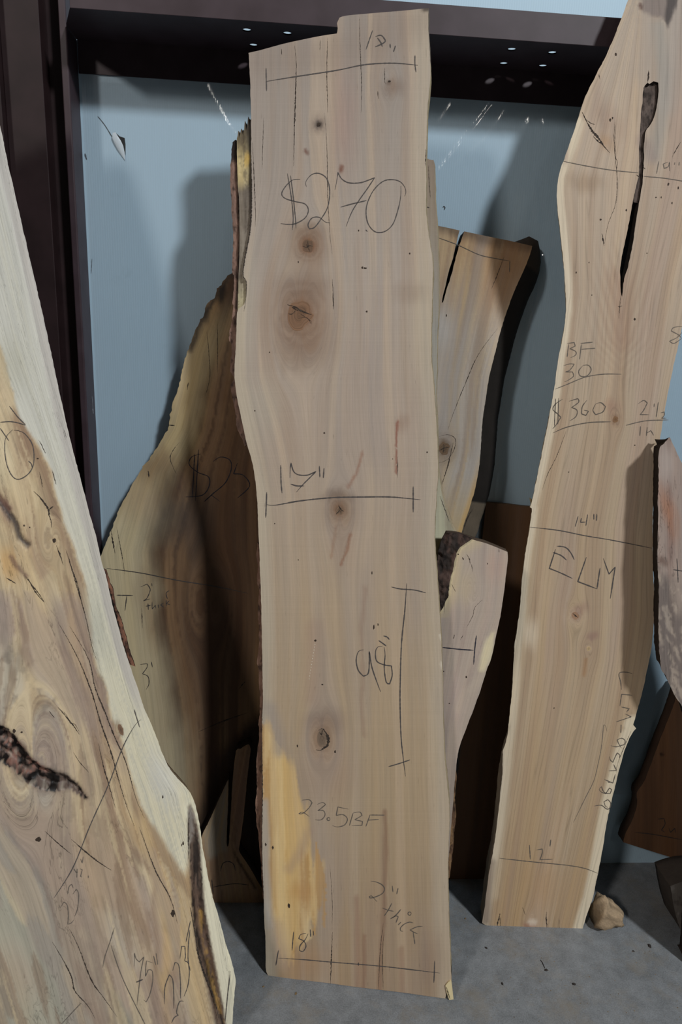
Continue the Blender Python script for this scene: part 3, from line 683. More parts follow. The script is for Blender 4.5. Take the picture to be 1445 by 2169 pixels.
# checks
crack(R, FM, tr(K2, [(435, 290), (445, 400), (440, 600), (432, 850), (428, 1060)]), 2.6); crack(R, FM, tr(K2, [(645, 235), (640, 460), (645, 720)]), 1.7); crack(R, FM, tr(K2, [(625, 720), (635, 850), (642, 1000), (645, 1230), (660, 1500), (675, 1620)]), 1.2)
crack(R, FM, tr(K2, [(848, 110), (852, 300), (862, 560), (858, 720)]), 1.6); crack(R, FM, tr(K2, [(675, 1780), (685, 1960)]), 1.4); crack(R, FM, tr(K2, [(238, 750), (230, 950), (228, 1080)]), 1.1); crack(R, FM, tr(K2, [(965, 580), (968, 630)]), 1.6); crack(R, FM, tr(K2, [(350, 310), (352, 350)]), 1.2); crack(R, FM, tr(K2, [(598, 250), (596, 320)]), 1.1)
crack(R, FM, tr(K2, [(1008, 430), (1010, 520), (1020, 535)]), 1.4); crack(R, FM, tr(K5, [(650, 60), (655, 160)]), 1.6); crack(R, FM, tr(K5, [(1048, 1060), (1048, 1190)]), 1.2)
crack(R, FM, tr(KF, [(568, 900), (562, 1050), (556, 1212)]), 2.4); crack(R, FM, tr(KF, [(868, 850), (850, 1000), (838, 1240)]), 1.5); crack(R, FM, tr(KF, [(872, 900), (862, 1050), (868, 1240)]), 1.3); crack(R, FM, tr(KF, [(552, 500), (566, 700), (566, 900)]), 0.9)
crack(R, FM, tr(K2, [(1272, 950), (1268, 1060)]), 2.0); crack(R, FM, [(941, 1240), (942, 1300)], 1.5)
# pencil
writing(R, FM, 'pencil number 13" near the top', [[(932, 192), (912, 250), (890, 315)], [(950, 232), (985, 224), (1008, 248), (1012, 264), (985, 282), (948, 298)], [(962, 240), (985, 272), (994, 298)], [(1043, 278), (1045, 305)], [(1078, 290), (1065, 330)]], K2, 2.4)
writing(R, FM, 'pencil width line near the top', [[(255, 518), (440, 488), (700, 448), (880, 412), (1060, 402), (1220, 415)], [(252, 432), (255, 580)], [(1202, 352), (1202, 410), (1209, 460)]], K2, 2.4)
writing(R, FM, 'pencil price $270', [[(470, 1142), (420, 1148), (375, 1190), (352, 1235), (375, 1265), (440, 1285), (500, 1300), (522, 1340), (500, 1390), (440, 1425), (390, 1430), (345, 1425)], [(388, 1105), (412, 1250), (425, 1380), (420, 1465)], [(408, 1118), (425, 1250), (440, 1400), (443, 1455)],
    [(510, 1190), (505, 1160), (540, 1115), (590, 1105), (640, 1140), (658, 1220), (645, 1320), (600, 1400), (560, 1450), (528, 1458), (520, 1430), (545, 1390), (590, 1385), (630, 1415), (660, 1420)],
    [(692, 1210), (705, 1140), (710, 1098), (735, 1140), (780, 1165), (850, 1165), (900, 1150), (945, 1132), (900, 1200), (850, 1270), (800, 1350), (762, 1445)], [(728, 1320), (800, 1300), (893, 1278)], [(888, 1464), (894, 1472), (899, 1476)],
    [(1112, 1185), (1110, 1260), (1090, 1350), (1060, 1430), (1010, 1475), (950, 1478), (905, 1430), (890, 1360), (900, 1290), (940, 1210), (1000, 1155), (1060, 1145), (1110, 1160), (1140, 1200), (1143, 1235), (1135, 1250)]], K2, 2.2)
writing(R, FM, 'pencil number 17"', [[(332, 1112), (334, 1220), (340, 1285)], [(388, 1192), (390, 1130), (395, 1100), (410, 1150), (440, 1172), (490, 1175), (520, 1165), (548, 1152), (510, 1190), (470, 1230), (428, 1278)], [(392, 1228), (430, 1240), (475, 1240)], [(568, 1118), (572, 1188)], [(597, 1130), (593, 1192)]], K5, 2.5)
writing(R, FM, 'pencil width line across the middle', [[(247, 1355), (300, 1358), (450, 1332), (650, 1312), (850, 1308), (1000, 1308), (1100, 1316), (1188, 1325)], [(246, 1278), (240, 1435)], [(1143, 1243), (1143, 1402)]], K5, 2.8)
writing(R, FM, 'pencil number 98" written sideways', [[(752, 490), (722, 500), (708, 550), (720, 610), (750, 645), (778, 630), (785, 570), (785, 500), (800, 590), (830, 680), (852, 738)], [(862, 472), (838, 472), (822, 500), (828, 555), (870, 578), (915, 585), (920, 640), (905, 690), (885, 680), (873, 600), (878, 520), (872, 474)], [(840, 435), (868, 455), (885, 468)], [(868, 408), (890, 415), (903, 430)]], KE, 2.6)
writing(R, FM, 'pencil length line with end ticks', [[(1005, 100), (995, 250), (975, 450), (968, 650), (966, 800), (972, 1000), (985, 1130), (998, 1235)], [(915, 120), (970, 132), (1050, 138), (1118, 155)], [(898, 1178), (960, 1160), (1025, 1138)]], KE, 2.6)
circ = lambda cx, cy, r_: [(cx+r_*math.cos(t), cy+r_*math.sin(t)) for t in np.linspace(0, 6.4, 12)]
writing(R, FM, 'pencil note 23.5BF', [[(388, 125), (430, 122), (448, 140), (430, 170), (395, 202), (370, 205), (388, 195), (410, 205), (432, 222)], [(478, 150), (510, 138), (528, 150), (495, 178), (482, 185), (515, 187), (524, 213), (502, 240), (465, 240)], circ(545, 236, 9), [(662, 178), (600, 165), (590, 215), (630, 210), (656, 235), (640, 270), (600, 282), (568, 275)],
    [(690, 200), (678, 240), (668, 275)], [(690, 200), (730, 195), (742, 215), (700, 240), (745, 250), (742, 272), (680, 275)], [(790, 210), (765, 280)], [(790, 212), (875, 213)], [(780, 242), (842, 238)]], KF, 2.0, FAINT*0.8)
KT = (740, 1840, 6.283)
writing(R, FM, 'pencil note 2" thick slanting down', [[(285, 165), (350, 175), (430, 210), (470, 265), (450, 320), (400, 355), (320, 385), (275, 390), (268, 370), (295, 362), (320, 385), (370, 440)], [(572, 225), (582, 312)], [(650, 258), (632, 340)], [(568, 458), (520, 550), (465, 630)], [(440, 522), (510, 550), (590, 568)], [(688, 540), (620, 620), (548, 668)], [(560, 665), (620, 628), (652, 640), (622, 720)], [(690, 710), (650, 750)], circ(803, 598, 22), [(852, 722), (800, 712), (730, 740), (682, 790), (688, 828), (718, 834)], [(978, 768), (900, 775), (810, 815), (850, 840), (910, 868)], [(850, 840), (862, 920), (874, 1005)]], KT, 2.1, FAINT*0.75)
writing(R, FM, 'pencil number 18"', [[(340, 898), (335, 950), (330, 1010)], [(412, 910), (382, 915), (370, 940), (400, 955), (412, 985), (395, 1015), (375, 1010), (378, 980), (408, 945), (425, 910)], [(437, 885), (440, 930)], [(455, 893), (457, 922)]], KF, 2.2)
writing(R, FM, 'pencil width line near the foot', [[(250, 1055), (400, 1064), (560, 1078), (860, 1103), (1110, 1132), (1200, 1143)], [(250, 1008), (235, 1098)], [(1170, 1070), (1168, 1140), (1165, 1200)], [(721, 1080), (721, 1100)]], KF, 2.2)
#PART3
# ------------------------------------------------------------------ big spalted slab, front left
G2 = floor_pt(492, 2215)
FL = Frame(G2, 15.0, 9.0)
R = FL.root('wood_slab', 'broad spalted slab with dark rot pocket, cropped by the left edge of the photo', 'wood slab', G_SLABS)
bl_ = FL.base_px(-0.62)
left_edge = [(-75, -20), (-40, 110), (0, 270), (15, 340), (40, 450), (62, 545), (85, 645), (105, 735), (130, 850), (150, 940), (170, 1015), (190, 1090), (205, 1145), (218, 1203), (222, 1212), (240, 1290), (262, 1370), (285, 1440), (305, 1500), (318, 1530), (330, 1560), (345, 1600), (362, 1635), (388, 1664), (402, 1680), (412, 1700), (421, 1735), (429, 1790), (438, 1840), (448, 1890), (458, 1925), (467, 1955), (478, 2000), (488, 2030), (497, 2062), (501, 2082), (498, 2110), (496, 2140), (494, 2180), (492, 2215)]
left_out = left_edge+[(bl_[0], bl_[1]), (-330, 1500), (-360, 800), (-380, -20)]
SEAM = [(-60, 520), (0, 735), (48, 885), (77, 935), (100, 995), (125, 1068), (141, 1120), (162, 1192), (176, 1234), (194, 1366), (230, 1474), (266, 1607), (295, 1704), (330, 1790), (388, 1862)]
left_guides = [[(-420, -20), (-330, 800), (-250, 1500), (-60, 2215)], [(-90, 400), (0, 735), (100, 995), (176, 1234), (230, 1474), (295, 1704), (360, 1900), (450, 2215)], [(-40, 110), (0, 270), (105, 735), (205, 1145), (285, 1440), (345, 1600), (402, 1680), (448, 1890), (500, 2215)]]
VOID = [(-70, 1545), (-30, 1530), (8, 1538), (30, 1556), (48, 1580), (62, 1600), (85, 1620), (112, 1632), (140, 1640), (165, 1662), (186, 1690), (176, 1690), (150, 1672), (118, 1676), (90, 1674), (62, 1662), (30, 1632), (0, 1612), (-30, 1600), (-60, 1575)]
INCL = [(402, 1706), (410, 1722), (420, 1760), (424, 1790), (428, 1850), (434, 1930), (440, 1965), (450, 2020), (460, 2070), (472, 2130), (482, 2200), (462, 2200), (450, 2130), (436, 2075), (424, 2040), (416, 2000), (410, 1950), (406, 1900), (404, 1850), (402, 1800), (398, 1750), (399, 1720)]
def relief_left(x, y):
    d = seg_dist(x, y, VOID+[VOID[0]]); z = np.where(inside(x, y, VOID), -0.020*sstep(0, 12, d)*(0.35+1.3*fbm(x*.09, y*.09, 6)), 0)
    d = seg_dist(x, y, INCL+[INCL[0]]); z += np.where(inside(x, y, INCL), -0.012*sstep(0, 9, d)*(0.4+fbm(x*.12, y*.04, 9)), 0)
    d = seg_dist(x, y, [(-10, 1045), (10, 1075), (30, 1105), (42, 1140), (58, 1155)]); z += -0.006*(1-sstep(3, 9, d))
    e = seg_dist(x, y, left_edge); z += -0.010*(1-sstep(0, 26, e))**1.5
    return z
def paint_left(x, y, g, v):
    p = Paint(x, y, C(182, 160, 128), 31)
    p.streak(g, v, C(150, 122, 94), .65, 22, 2.6, .5, .64, 1); p.streak(g, v, C(202, 182, 144), .65, 30, 2.0, .52, .66, 2)
    p.streak(g, v, C(128, 100, 76), .55, 62, 5.0, .56, .64, 21); p.streak(g, v, C(212, 196, 164), .55, 56, 4.0, .57, .66, 22)
    seam_x = np.interp(y, [q[1] for q in SEAM], [q[0] for q in SEAM]); edge_x = np.interp(y, [q[1] for q in left_edge], [q[0] for q in left_edge])
    t = x-seam_x+(fbm(x*.02, y*.012, 4)-.5)*26
    # mauve heart in the lower part
    p.poly([(-500, 1150), (-40, 1235), (30, 1262), (70, 1300), (110, 1370), (165, 1430), (205, 1530), (225, 1620), (245, 1720), (272, 1800), (318, 1900), (370, 2040), (420, 2215), (-500, 2215)], C(166, 146, 128), .9, 12, 10)
    p.blob(120, 1340, 80, 60, C(158, 138, 120), .6, .9, 40); p.blob(215, 1880, 60, 110, C(172, 150, 132), .5, .9, -30); p.blob(330, 2020, 60, 120, C(160, 138, 122), .5, .9, -25, 12)
    p.poly([(190, 1930), (260, 1925), (330, 2010), (330, 2070), (260, 2040), (215, 1990)], C(180, 166, 146), .8, 14, 10); p.blob(180, 1985, 16, 26, C(192, 176, 146), .8, .6, -30); p.blob(205, 2035, 12, 26, C(188, 174, 146), .8, .6, -40)
    # cream mottle about the rot
    p.blob(50, 1470, 90, 110, C(186, 174, 150), .8, .7, -35, 18); p.blob(120, 1700, 100, 44, C(186, 166, 134), .8, .8, 20, 14); p.blob(60, 1690, 60, 30, C(186, 182, 164), .8, .8, 25, 14)
    p.streak(g, v, C(130, 118, 102), .5, 70, 16, .56, .68, 8); p.blob(75, 1470, 20, 80, C(166, 136, 92), .5, .8, -20, 10)
    m = (y > 1380) & (y < 1740) & (x < 230); p.mix(C(120, 108, 96), np.where(m, .5*sstep(.58, .66, fbm(x*.06, y*.05, 77)), 0))
    # grey green lower left
    p.poly([(-500, 1640), (-60, 1730), (20, 1775), (70, 1840), (110, 1890), (150, 1960), (190, 2040), (250, 2110), (300, 2215), (-500, 2215)], C(160, 156, 138), .85, 12, 10)
    p.line([(-10, 1690), (40, 1800), (95, 1880), (140, 1990), (175, 2110), (215, 2169)], 5, C(110, 106, 98), .6, .9, 6); p.line([(120, 1900), (160, 1990), (200, 2070), (250, 2130), (290, 2215)], 9, C(136, 128, 112), .7, .9, 6); p.blob(40, 2060, 40, 70, C(172, 150, 128), .5, .9, -30)
    # upper tan and brown belts
    up = sstep(1290, 1230, y); p.mix(C(194, 170, 128), .55*up*(t < 0)); p.streak(g, v, C(176, 148, 112), .5, 14, 1.4, .5, .66, 12)
    p.poly([(28, 860), (55, 880), (70, 925), (60, 1000), (42, 1010), (30, 960)], C(150, 122, 94), .85, 6, 5); p.line([(44, 1000), (60, 1090), (75, 1160), (92, 1210)], 13, C(158, 130, 104), .7, .8, 8)
    p.blob(22, 1195, 36, 40, C(192, 150, 92), .7, .8); p.blob(15, 1080, 20, 30, C(150, 112, 98), .6, .8, -40); p.blob(55, 1060, 34, 60, C(196, 172, 128), .5, .9, -15); p.blob(10, 960, 26, 90, C(200, 186, 152), .5, .9)
    # brown belt beside the pale sapwood
    p.mix(C(152, 124, 96), .85*np.exp(-((t+13)/11)**2)*sstep(860, 900, y)); p.mix(C(196, 160, 106), .65*np.exp(-((t+34)/12)**2)*sstep(1200, 1320, y))
    p.mix(C(150, 124, 100), .7*np.exp(-((t+58)/8)**2)*sstep(1250, 1400, y))
    # pale sapwood
    pale = np.stack([np.interp(y, [200, 900, 1400, 1700, 2200], [C(176, 174, 164)[i], C(190, 187, 174)[i], C(200, 193, 168)[i], C(206, 196, 166)[i], C(212, 205, 182)[i]]) for i in range(3)], 1)
    a = sstep(-3, 5, t)*sstep(1880, 1840, y+(x-380)*.6); p.c = p.c*(1-a[:, None])+pale*a[:, None]
    a = a*.6*sstep(.5, .7, fbm(g*50, v*2, 61)); p.c = p.c*(1-a[:, None])+C(178, 174, 158)*a[:, None]
    p.blob(205, 1330, 20, 80, C(170, 168, 152), .6, .9, -16, 8); p.blob(345, 1650, 30, 70, C(186, 184, 178), .6, .9, -20, 8); p.blob(30, 770, 30, 60, C(170, 166, 146), .5, .9, -15); p.blob(255, 1545, 7, 18, C(120, 96, 76), .8, .6, -20)
    # right rim, outer strip
    e = edge_x-x+(fbm(x*.03, y*.01, 9)-.5)*6; rim = (1-sstep(16, 24, e))*sstep(1560, 1440, y); p.mix(C(176, 168, 160), .8*rim)
    low = sstep(1690, 1720, y); p.mix(C(216, 208, 180), .95*low*(1-sstep(20, 34, e-np.clip((y-1900)*.06, 0, 12))))
    # tan wedge and belts by the inclusion
    p.poly([(296, 1712), (330, 1760), (392, 1860), (402, 1800), (404, 1860), (412, 1950), (430, 2050), (455, 2215), (420, 2215), (372, 2030), (335, 1900), (300, 1790)], C(190, 162, 118), .8, 8, 6); p.poly([(300, 1712), (345, 1780), (392, 1862), (400, 1780), (406, 1900), (380, 1880), (330, 1810)], C(156, 128, 96), .8, 6, 6)
    heart = (t < -4) & (y > 900)
    p.mix(C(132, 106, 84), np.where(heart, .5*sstep(.56, .63, fbm(g*58, v*4.5, 91)), 0)); p.mix(C(204, 182, 142), np.where(heart, .5*sstep(.57, .64, fbm(g*50, v*3.6, 95)), 0)); p.mix(C(150, 132, 122), np.where(heart & (y > 1250), .45*sstep(.52, .64, fbm(g*16, v*3.0, 97)), 0))
    # inclusion and void
    d = seg_dist(x, y, INCL+[INCL[0]]); ins = inside(x, y, INCL); t_ = x-np.interp(y, [1706, 1800, 1900, 1965, 2040, 2100, 2200], [404, 413, 416, 423, 437, 450, 472]); nz = fbm(t_*.16, y*.012, 14, 5)
    p.mix(C(96, 74, 62), np.where(ins, .95, .7*(1-sstep(0, 4, d)))); p.mix(C(40, 33, 30), np.where(ins, .9*sstep(.45, .62, nz), 0)); p.mix(C(186, 142, 62), np.where(ins & (y > 1930), .7*np.exp(-((t_-6)/4.5)**2)*sstep(.35, .6, fbm(t_*.2, y*.03, 19)), 0)); p.mix(C(150, 140, 130), np.where(ins & (y < 1790), .8*sstep(.5, .36, nz), 0))
    d = seg_dist(x, y, VOID+[VOID[0]]); ins = inside(x, y, VOID); nz = fbm(x*.10, y*.10, 24)
    p.mix(C(92, 74, 66), np.where(ins, .95, .4*(1-sstep(0, 8, d)))); p.mix(C(24, 19, 17), np.where(ins, sstep(.46, .56, nz), 0)); p.mix(C(140, 96, 82), np.where(ins & (y < 1640-0.2*x+20), .8*sstep(.46, .36, nz), 0)); p.mix(C(150, 140, 124), np.where(ins, .6*sstep(.34, .26, nz), 0))
    p.line([(-10, 1050), (10, 1078), (30, 1108), (42, 1142), (58, 1155)], 6, C(66, 58, 56), .9, .6, 3); p.line([(-10, 1040), (20, 1078)], 6, C(116, 84, 74), .7); p.line([(24, 1180), (35, 1200), (55, 1220)], 5, C(106, 78, 70), .7)
    p.tone(.14, .97); return p.c
def side_left(x, y): return np.tile(C(120, 104, 84), (len(x), 1))
piece('board', FL, left_out, 0.055, paint_left, [M_SPALT, M_SIDE], R, left_guides, [(70, 1610, 42), (255, 1545, 12), (110, 1145, 14)], rough=1.0, gx=4.0, gy=5.0, side=side_left, seed=21, relief=relief_left, flare=-0.006, width=0.75)
bk = [(217, 1204), (226, 1208), (233, 1232), (240, 1250), (245, 1285), (256, 1310), (266, 1345), (278, 1390), (286, 1412), (276, 1408), (262, 1370), (240, 1295), (224, 1230)]
piece('bark', FL, bk, 0.012, lambda x, y, g, v: np.where((x-np.interp(y, [1204, 1240, 1300, 1370, 1412], [219, 231, 247, 264, 279]) < 0)[:, None], C(24, 19, 17), bark_paint(C(132, 90, 70), C(112, 78, 64), C(40, 32, 28), 6)(x, y, g, v)), [M_BARK, M_BARK], R, z=-0.020, rough=1.2, gx=3, gy=4, seed=23, side=lambda x, y: np.tile(C(44, 34, 30), (len(x), 1)))  # left part painted black for the shaded gap between slab edge and bark
KA = (0, 1150, 2.779); KB = (0, 860, 4.817); KC = (0, 1650, 2.58); KD = (100, 1800, 4.25); KV = (0, 1480, 5.558)
for o, pts, w in [(KA, [(350, 480), (460, 680), (540, 880), (590, 1050), (650, 1220), (700, 1400), (740, 1530), (790, 1667)], 3.0), (KA, [(410, 490), (520, 680), (560, 850), (620, 1000), (670, 1130), (740, 1290), (800, 1500), (850, 1620)], 2.6), (KA, [(580, 1180), (610, 1320), (640, 1420), (680, 1560)], 2.2),
        (KA, [(390, 50), (430, 180), (500, 420), (540, 600), (570, 690)], 2.0), (KC, [(760, 260), (850, 500), (930, 650), (970, 790)], 2.4), (KC, [(390, 330), (470, 400), (540, 455), (610, 500)], 3.4), (KC, [(245, 285), (310, 345), (390, 412)], 2.0), (KA, [(160, 200), (210, 290), (262, 350)], 2.2), (KA, [(340, 965), (420, 1060), (470, 1130)], 2.4),
        (KA, [(290, 990), (320, 1030)], 2.4), (KB, [(345, 870), (410, 935), (460, 1000), (495, 1060), (500, 1110), (520, 1170), (525, 1240)], 3.6), (KB, [(495, 1060), (545, 1020)], 2.4), (KB, [(400, 670), (420, 750), (435, 830)], 1.8), (KB, [(395, 345), (430, 410), (465, 485)], 2.0), (KB, [(530, 650), (550, 720), (575, 800)], 2.2), (KB, [(575, 1420), (620, 1540), (645, 1620)], 2.6), (KB, [(670, 1460), (700, 1540), (740, 1680), (790, 1820), (860, 2110)], 2.0),
        (KB, [(260, 1740), (330, 1830), (400, 1920), (455, 2005)], 2.0), (KB, [(60, 1750), (110, 1780), (160, 1810)], 3.0), (KB, [(655, 240), (680, 330)], 1.6), (KV, [(700, 120), (780, 190), (830, 290), (880, 300), (940, 400)], 1.4), (KV, [(865, 630), (940, 750), (1050, 870)], 1.2), (KC, [(1035, 180), (1030, 300), (1032, 440)], 2.4), (KC, [(1040, 700), (1070, 860), (1085, 960), (1120, 1070), (1170, 1200), (1200, 1330)], 5.0), (KC, [(285, 890), (340, 980), (390, 1080), (410, 1160), (480, 1240), (520, 1310)], 2.6), (KC, [(380, 820), (430, 920), (500, 1100), (570, 1200), (640, 1300)], 2.4)]:
    crack(R, FL, pts, w, o, z=0.0009)
flecks(R, FL, [(115, 1145, 4, 5), (51, 1113, 1.5, 2), (63, 1117, 1.2, 1.5), (81, 1778, 6, 5), (80, 971, 2, 1.5), (345, 1688, 1.4, 3), (388, 1786, 1.6, 4), (385, 1790, 1, 3), (30, 1548, 3.5, 4), (15, 1545, 4, 3), (46, 1551, 2.5, 2), (366, 1935, 4, 8)], z=0.0008)
knot_disc(R, FL, 256, 1545, 5, 12, C(112, 88, 70), -20, seed=8, z=0.0005)
wz = dict(z=0.001)
writing(R, FL, 'pencil loop drawn on spalted wood', [[(130, 240), (60, 320), (48, 440), (70, 600), (130, 720), (200, 745), (290, 690), (340, 600), (345, 470), (320, 370), (250, 280), (190, 252), (140, 245)], [(0, 165), (100, 158), (180, 170), (260, 195)], [(95, 0), (180, 110), (260, 190)], [(0, 225), (60, 310), (90, 355)], [(290, 560), (320, 590), (330, 630)]], KB, 1.9, GRAPHITE, **wz)
writing(R, FL, 'pencil width line across the spalted slab', [[(830, 1040), (790, 1080), (720, 1210), (640, 1420), (530, 1665), (430, 1910), (318, 2090)], [(790, 980), (805, 1030), (822, 1085)]], KA, 2.1, GRAPHITE, **wz)
writing(R, FL, 'pencil numbers 42 and 23', [[(238, 170), (262, 205), (275, 200)], [(270, 170), (266, 250)], [(295, 170), (315, 180), (300, 240), (312, 246)], [(300, 80), (315, 120), (325, 60)], [(370, 230), (370, 255)], [(120, 520), (150, 470), (180, 500), (190, 590), (185, 670), (215, 660), (240, 630)], [(185, 400), (195, 335), (220, 310), (235, 345)], [(230, 400), (262, 355), (283, 400), (275, 520), (248, 600)]], KD, 1.7, FAINT*.8, **wz)
writing(R, FL, 'pencil number 75" and length line', [[(785, 1050), (785, 930), (800, 980), (830, 1010), (870, 965), (845, 1090), (825, 1250), (808, 1400)], [(955, 1020), (895, 1000), (885, 1080), (885, 1140), (910, 1080), (945, 1090), (950, 1180), (925, 1300), (890, 1372), (870, 1350)], [(958, 955), (978, 1040)], [(980, 930), (995, 1035)], [(605, 700), (565, 830), (520, 960), (500, 1060)], [(575, 860), (620, 1000), (680, 1160), (770, 1350), (880, 1568), (960, 1720)], [(305, 1380), (220, 1470), (130, 1568)]], KD, 1.7, FAINT*.8, **wz)
writing(R, FL, 'dark pencil dash', [[(800, 1193), (862, 1167)]], KD, 2.6, GRAPHITE, **wz)
writing(R, FL, 'tall pencil figures at the foot of the slab', [[(1055, 1390), (1060, 1240), (1100, 1125), (1130, 1170), (1140, 1300), (1140, 1430)], [(1130, 1090), (1150, 1015), (1185, 1040), (1200, 1200), (1200, 1340)], [(1230, 1365), (1190, 1370), (1165, 1460), (1180, 1490), (1145, 1510), (1120, 1560)], [(1195, 980), (1210, 870), (1240, 870), (1245, 960), (1240, 1000), (1270, 1020), (1280, 1120), (1265, 1230), (1232, 1320)], [(1290, 640), (1250, 830)], [(1285, 720), (1270, 880), (1270, 1000), (1290, 1090)]], KD, 1.8, GRAPHITE, **wz)
writing(R, FL, 'pencil tick on the pale rim', [[(472, 1670), (478, 1700), (455, 1900), (432, 2150)]], (380, 1680, 4.436), 1.7, GRAPHITE, **wz)

# ------------------------------------------------------------------ dark slab against the wall, left of the middle one
F3 = Frame((0.0, -0.112, 0.0), 0.0, 1.2)
R = F3.root('wood_slab', 'shaded dark streaked slab flat against the wall, between spalted slab and middle slab', 'wood slab', G_SLABS)
f3a, f3b = F3.base_px(-0.42), F3.base_px(0.0)
out3 = [(545, 505), (520, 535), (497, 566), (493, 578), (479, 587), (470, 604), (459, 611), (453, 632), (446, 636), (438, 648), (432, 670), (424, 676), (417, 690), (406, 720), (395, 749), (387, 784), (374, 829), (361, 878), (356, 907), (338, 942), (319, 968), (306, 984), (287, 1016), (261, 1062), (235, 1123), (216, 1171), (200, 1230), (205, 1350), (240, 1520), (290, 1680), (320, 1800), f3a, f3b, (600, 1700), (620, 1440), (630, 900), (620, 520)]  # lower right carried out to fill the dark gap behind the forked slab
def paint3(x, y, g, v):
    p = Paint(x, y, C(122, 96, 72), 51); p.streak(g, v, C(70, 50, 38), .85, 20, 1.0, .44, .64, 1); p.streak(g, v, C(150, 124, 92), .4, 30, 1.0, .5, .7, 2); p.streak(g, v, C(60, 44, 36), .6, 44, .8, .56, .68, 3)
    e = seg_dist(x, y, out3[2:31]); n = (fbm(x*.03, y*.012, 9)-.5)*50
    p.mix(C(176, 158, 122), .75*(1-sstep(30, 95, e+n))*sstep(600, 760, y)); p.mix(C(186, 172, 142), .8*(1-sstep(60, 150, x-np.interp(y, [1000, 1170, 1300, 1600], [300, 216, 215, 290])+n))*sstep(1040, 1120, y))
    p.blob(330, 990, 46, 34, C(120, 98, 76), .7, .8, -30, 10); p.blob(400, 1100, 95, 85, C(66, 58, 53), .8, .9, 0, 22); p.poly([(500, 1555), (463, 1598), (421, 1706), (390, 1790), (380, 1920), (640, 1920), (640, 1450)], C(40, 31, 26), .9, 16, 8); p.blob(300, 1060, 40, 50, C(170, 150, 124), .6, .9); p.blob(470, 1280, 100, 330, C(74, 54, 42), .75, .9, 6, 20); p.blob(500, 900, 40, 300, C(88, 64, 46), .6, .9, 8, 16)  # near-black polygon paints the shade of the gap by the floor
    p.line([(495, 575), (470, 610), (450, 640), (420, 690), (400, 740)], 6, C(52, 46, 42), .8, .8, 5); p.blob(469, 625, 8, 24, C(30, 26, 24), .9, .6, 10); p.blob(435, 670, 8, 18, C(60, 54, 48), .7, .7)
    return p.c
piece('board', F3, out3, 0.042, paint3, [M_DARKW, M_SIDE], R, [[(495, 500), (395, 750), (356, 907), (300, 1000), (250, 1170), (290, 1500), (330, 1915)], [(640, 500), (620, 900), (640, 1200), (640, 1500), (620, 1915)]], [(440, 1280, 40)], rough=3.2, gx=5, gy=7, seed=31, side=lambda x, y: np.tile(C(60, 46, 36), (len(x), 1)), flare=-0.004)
KG = (200, 1100, 2.5525); KH = (180, 500, 3.098)
writing(R, F3, 'pencil price beginning $2 in the shade', [[(760, 1430), (700, 1450), (685, 1500), (740, 1550), (810, 1580), (815, 1640), (770, 1700), (660, 1712)], [(720, 1430), (705, 1715)], [(745, 1400), (725, 1740)], [(840, 1480), (890, 1450), (950, 1470), (960, 1530), (920, 1620), (840, 1690), (785, 1740), (830, 1700), (890, 1745)], [(1000, 1490), (975, 1560), (1040, 1570), (1080, 1640), (1000, 1720)]], KH, 2.0, DARKG*.6)
writing(R, F3, 'pencil line across the dark slab', [[(65, 265), (250, 290), (450, 330), (650, 362), (830, 400)], [(120, 410), (210, 412)], [(175, 415), (165, 495)]], KG, 2.0, GRAPHITE*.7)
writing(R, F3, 'pencil note 2" thick', [[(250, 365), (285, 350), (302, 380), (285, 425), (265, 440), (302, 430)], [(310, 345), (312, 362)], [(290, 455), (292, 490)], [(278, 470), (305, 465)], [(312, 445), (312, 485), (330, 465), (332, 482)], [(345, 460), (347, 480)], [(375, 452), (358, 462), (375, 475)], [(388, 435), (390, 470)], [(405, 440), (390, 455), (410, 462)], [(395, 430), (388, 400), (405, 385)]], KG, 1.8, GRAPHITE*.7)
writing(R, F3, 'pencil figure 3', [[(248, 785), (285, 780), (285, 800), (260, 835), (290, 850), (295, 890), (280, 920)], [(308, 770), (314, 800)]], KG, 1.8, GRAPHITE*.7)
for pts, w, o in [([(90, 55), (100, 120), (112, 185)], 3.2, KG), ([(120, 40), (150, 200), (165, 300)], 1.6, KG), ([(255, 480), (260, 590)], 1.8, KG), ([(560, 1150), (700, 1090), (830, 1045)], 3.0, KG), ([(780, 920), (820, 870)], 2.0, KG), ([(620, 1350), (560, 1450), (600, 1560)], 1.6, KH), ([(680, 960), (670, 1010)], 2.0, KH), ([(545, 1240), (590, 1243)], 2.0, KH), ([(415, 1540), (420, 1585)], 3.0, KH), ([(800, 620), (820, 900), (790, 1050)], 1.4, KH), ([(870, 560), (870, 900)], 1.4, KH)]:
    crack(R, F3, pts, w, o)

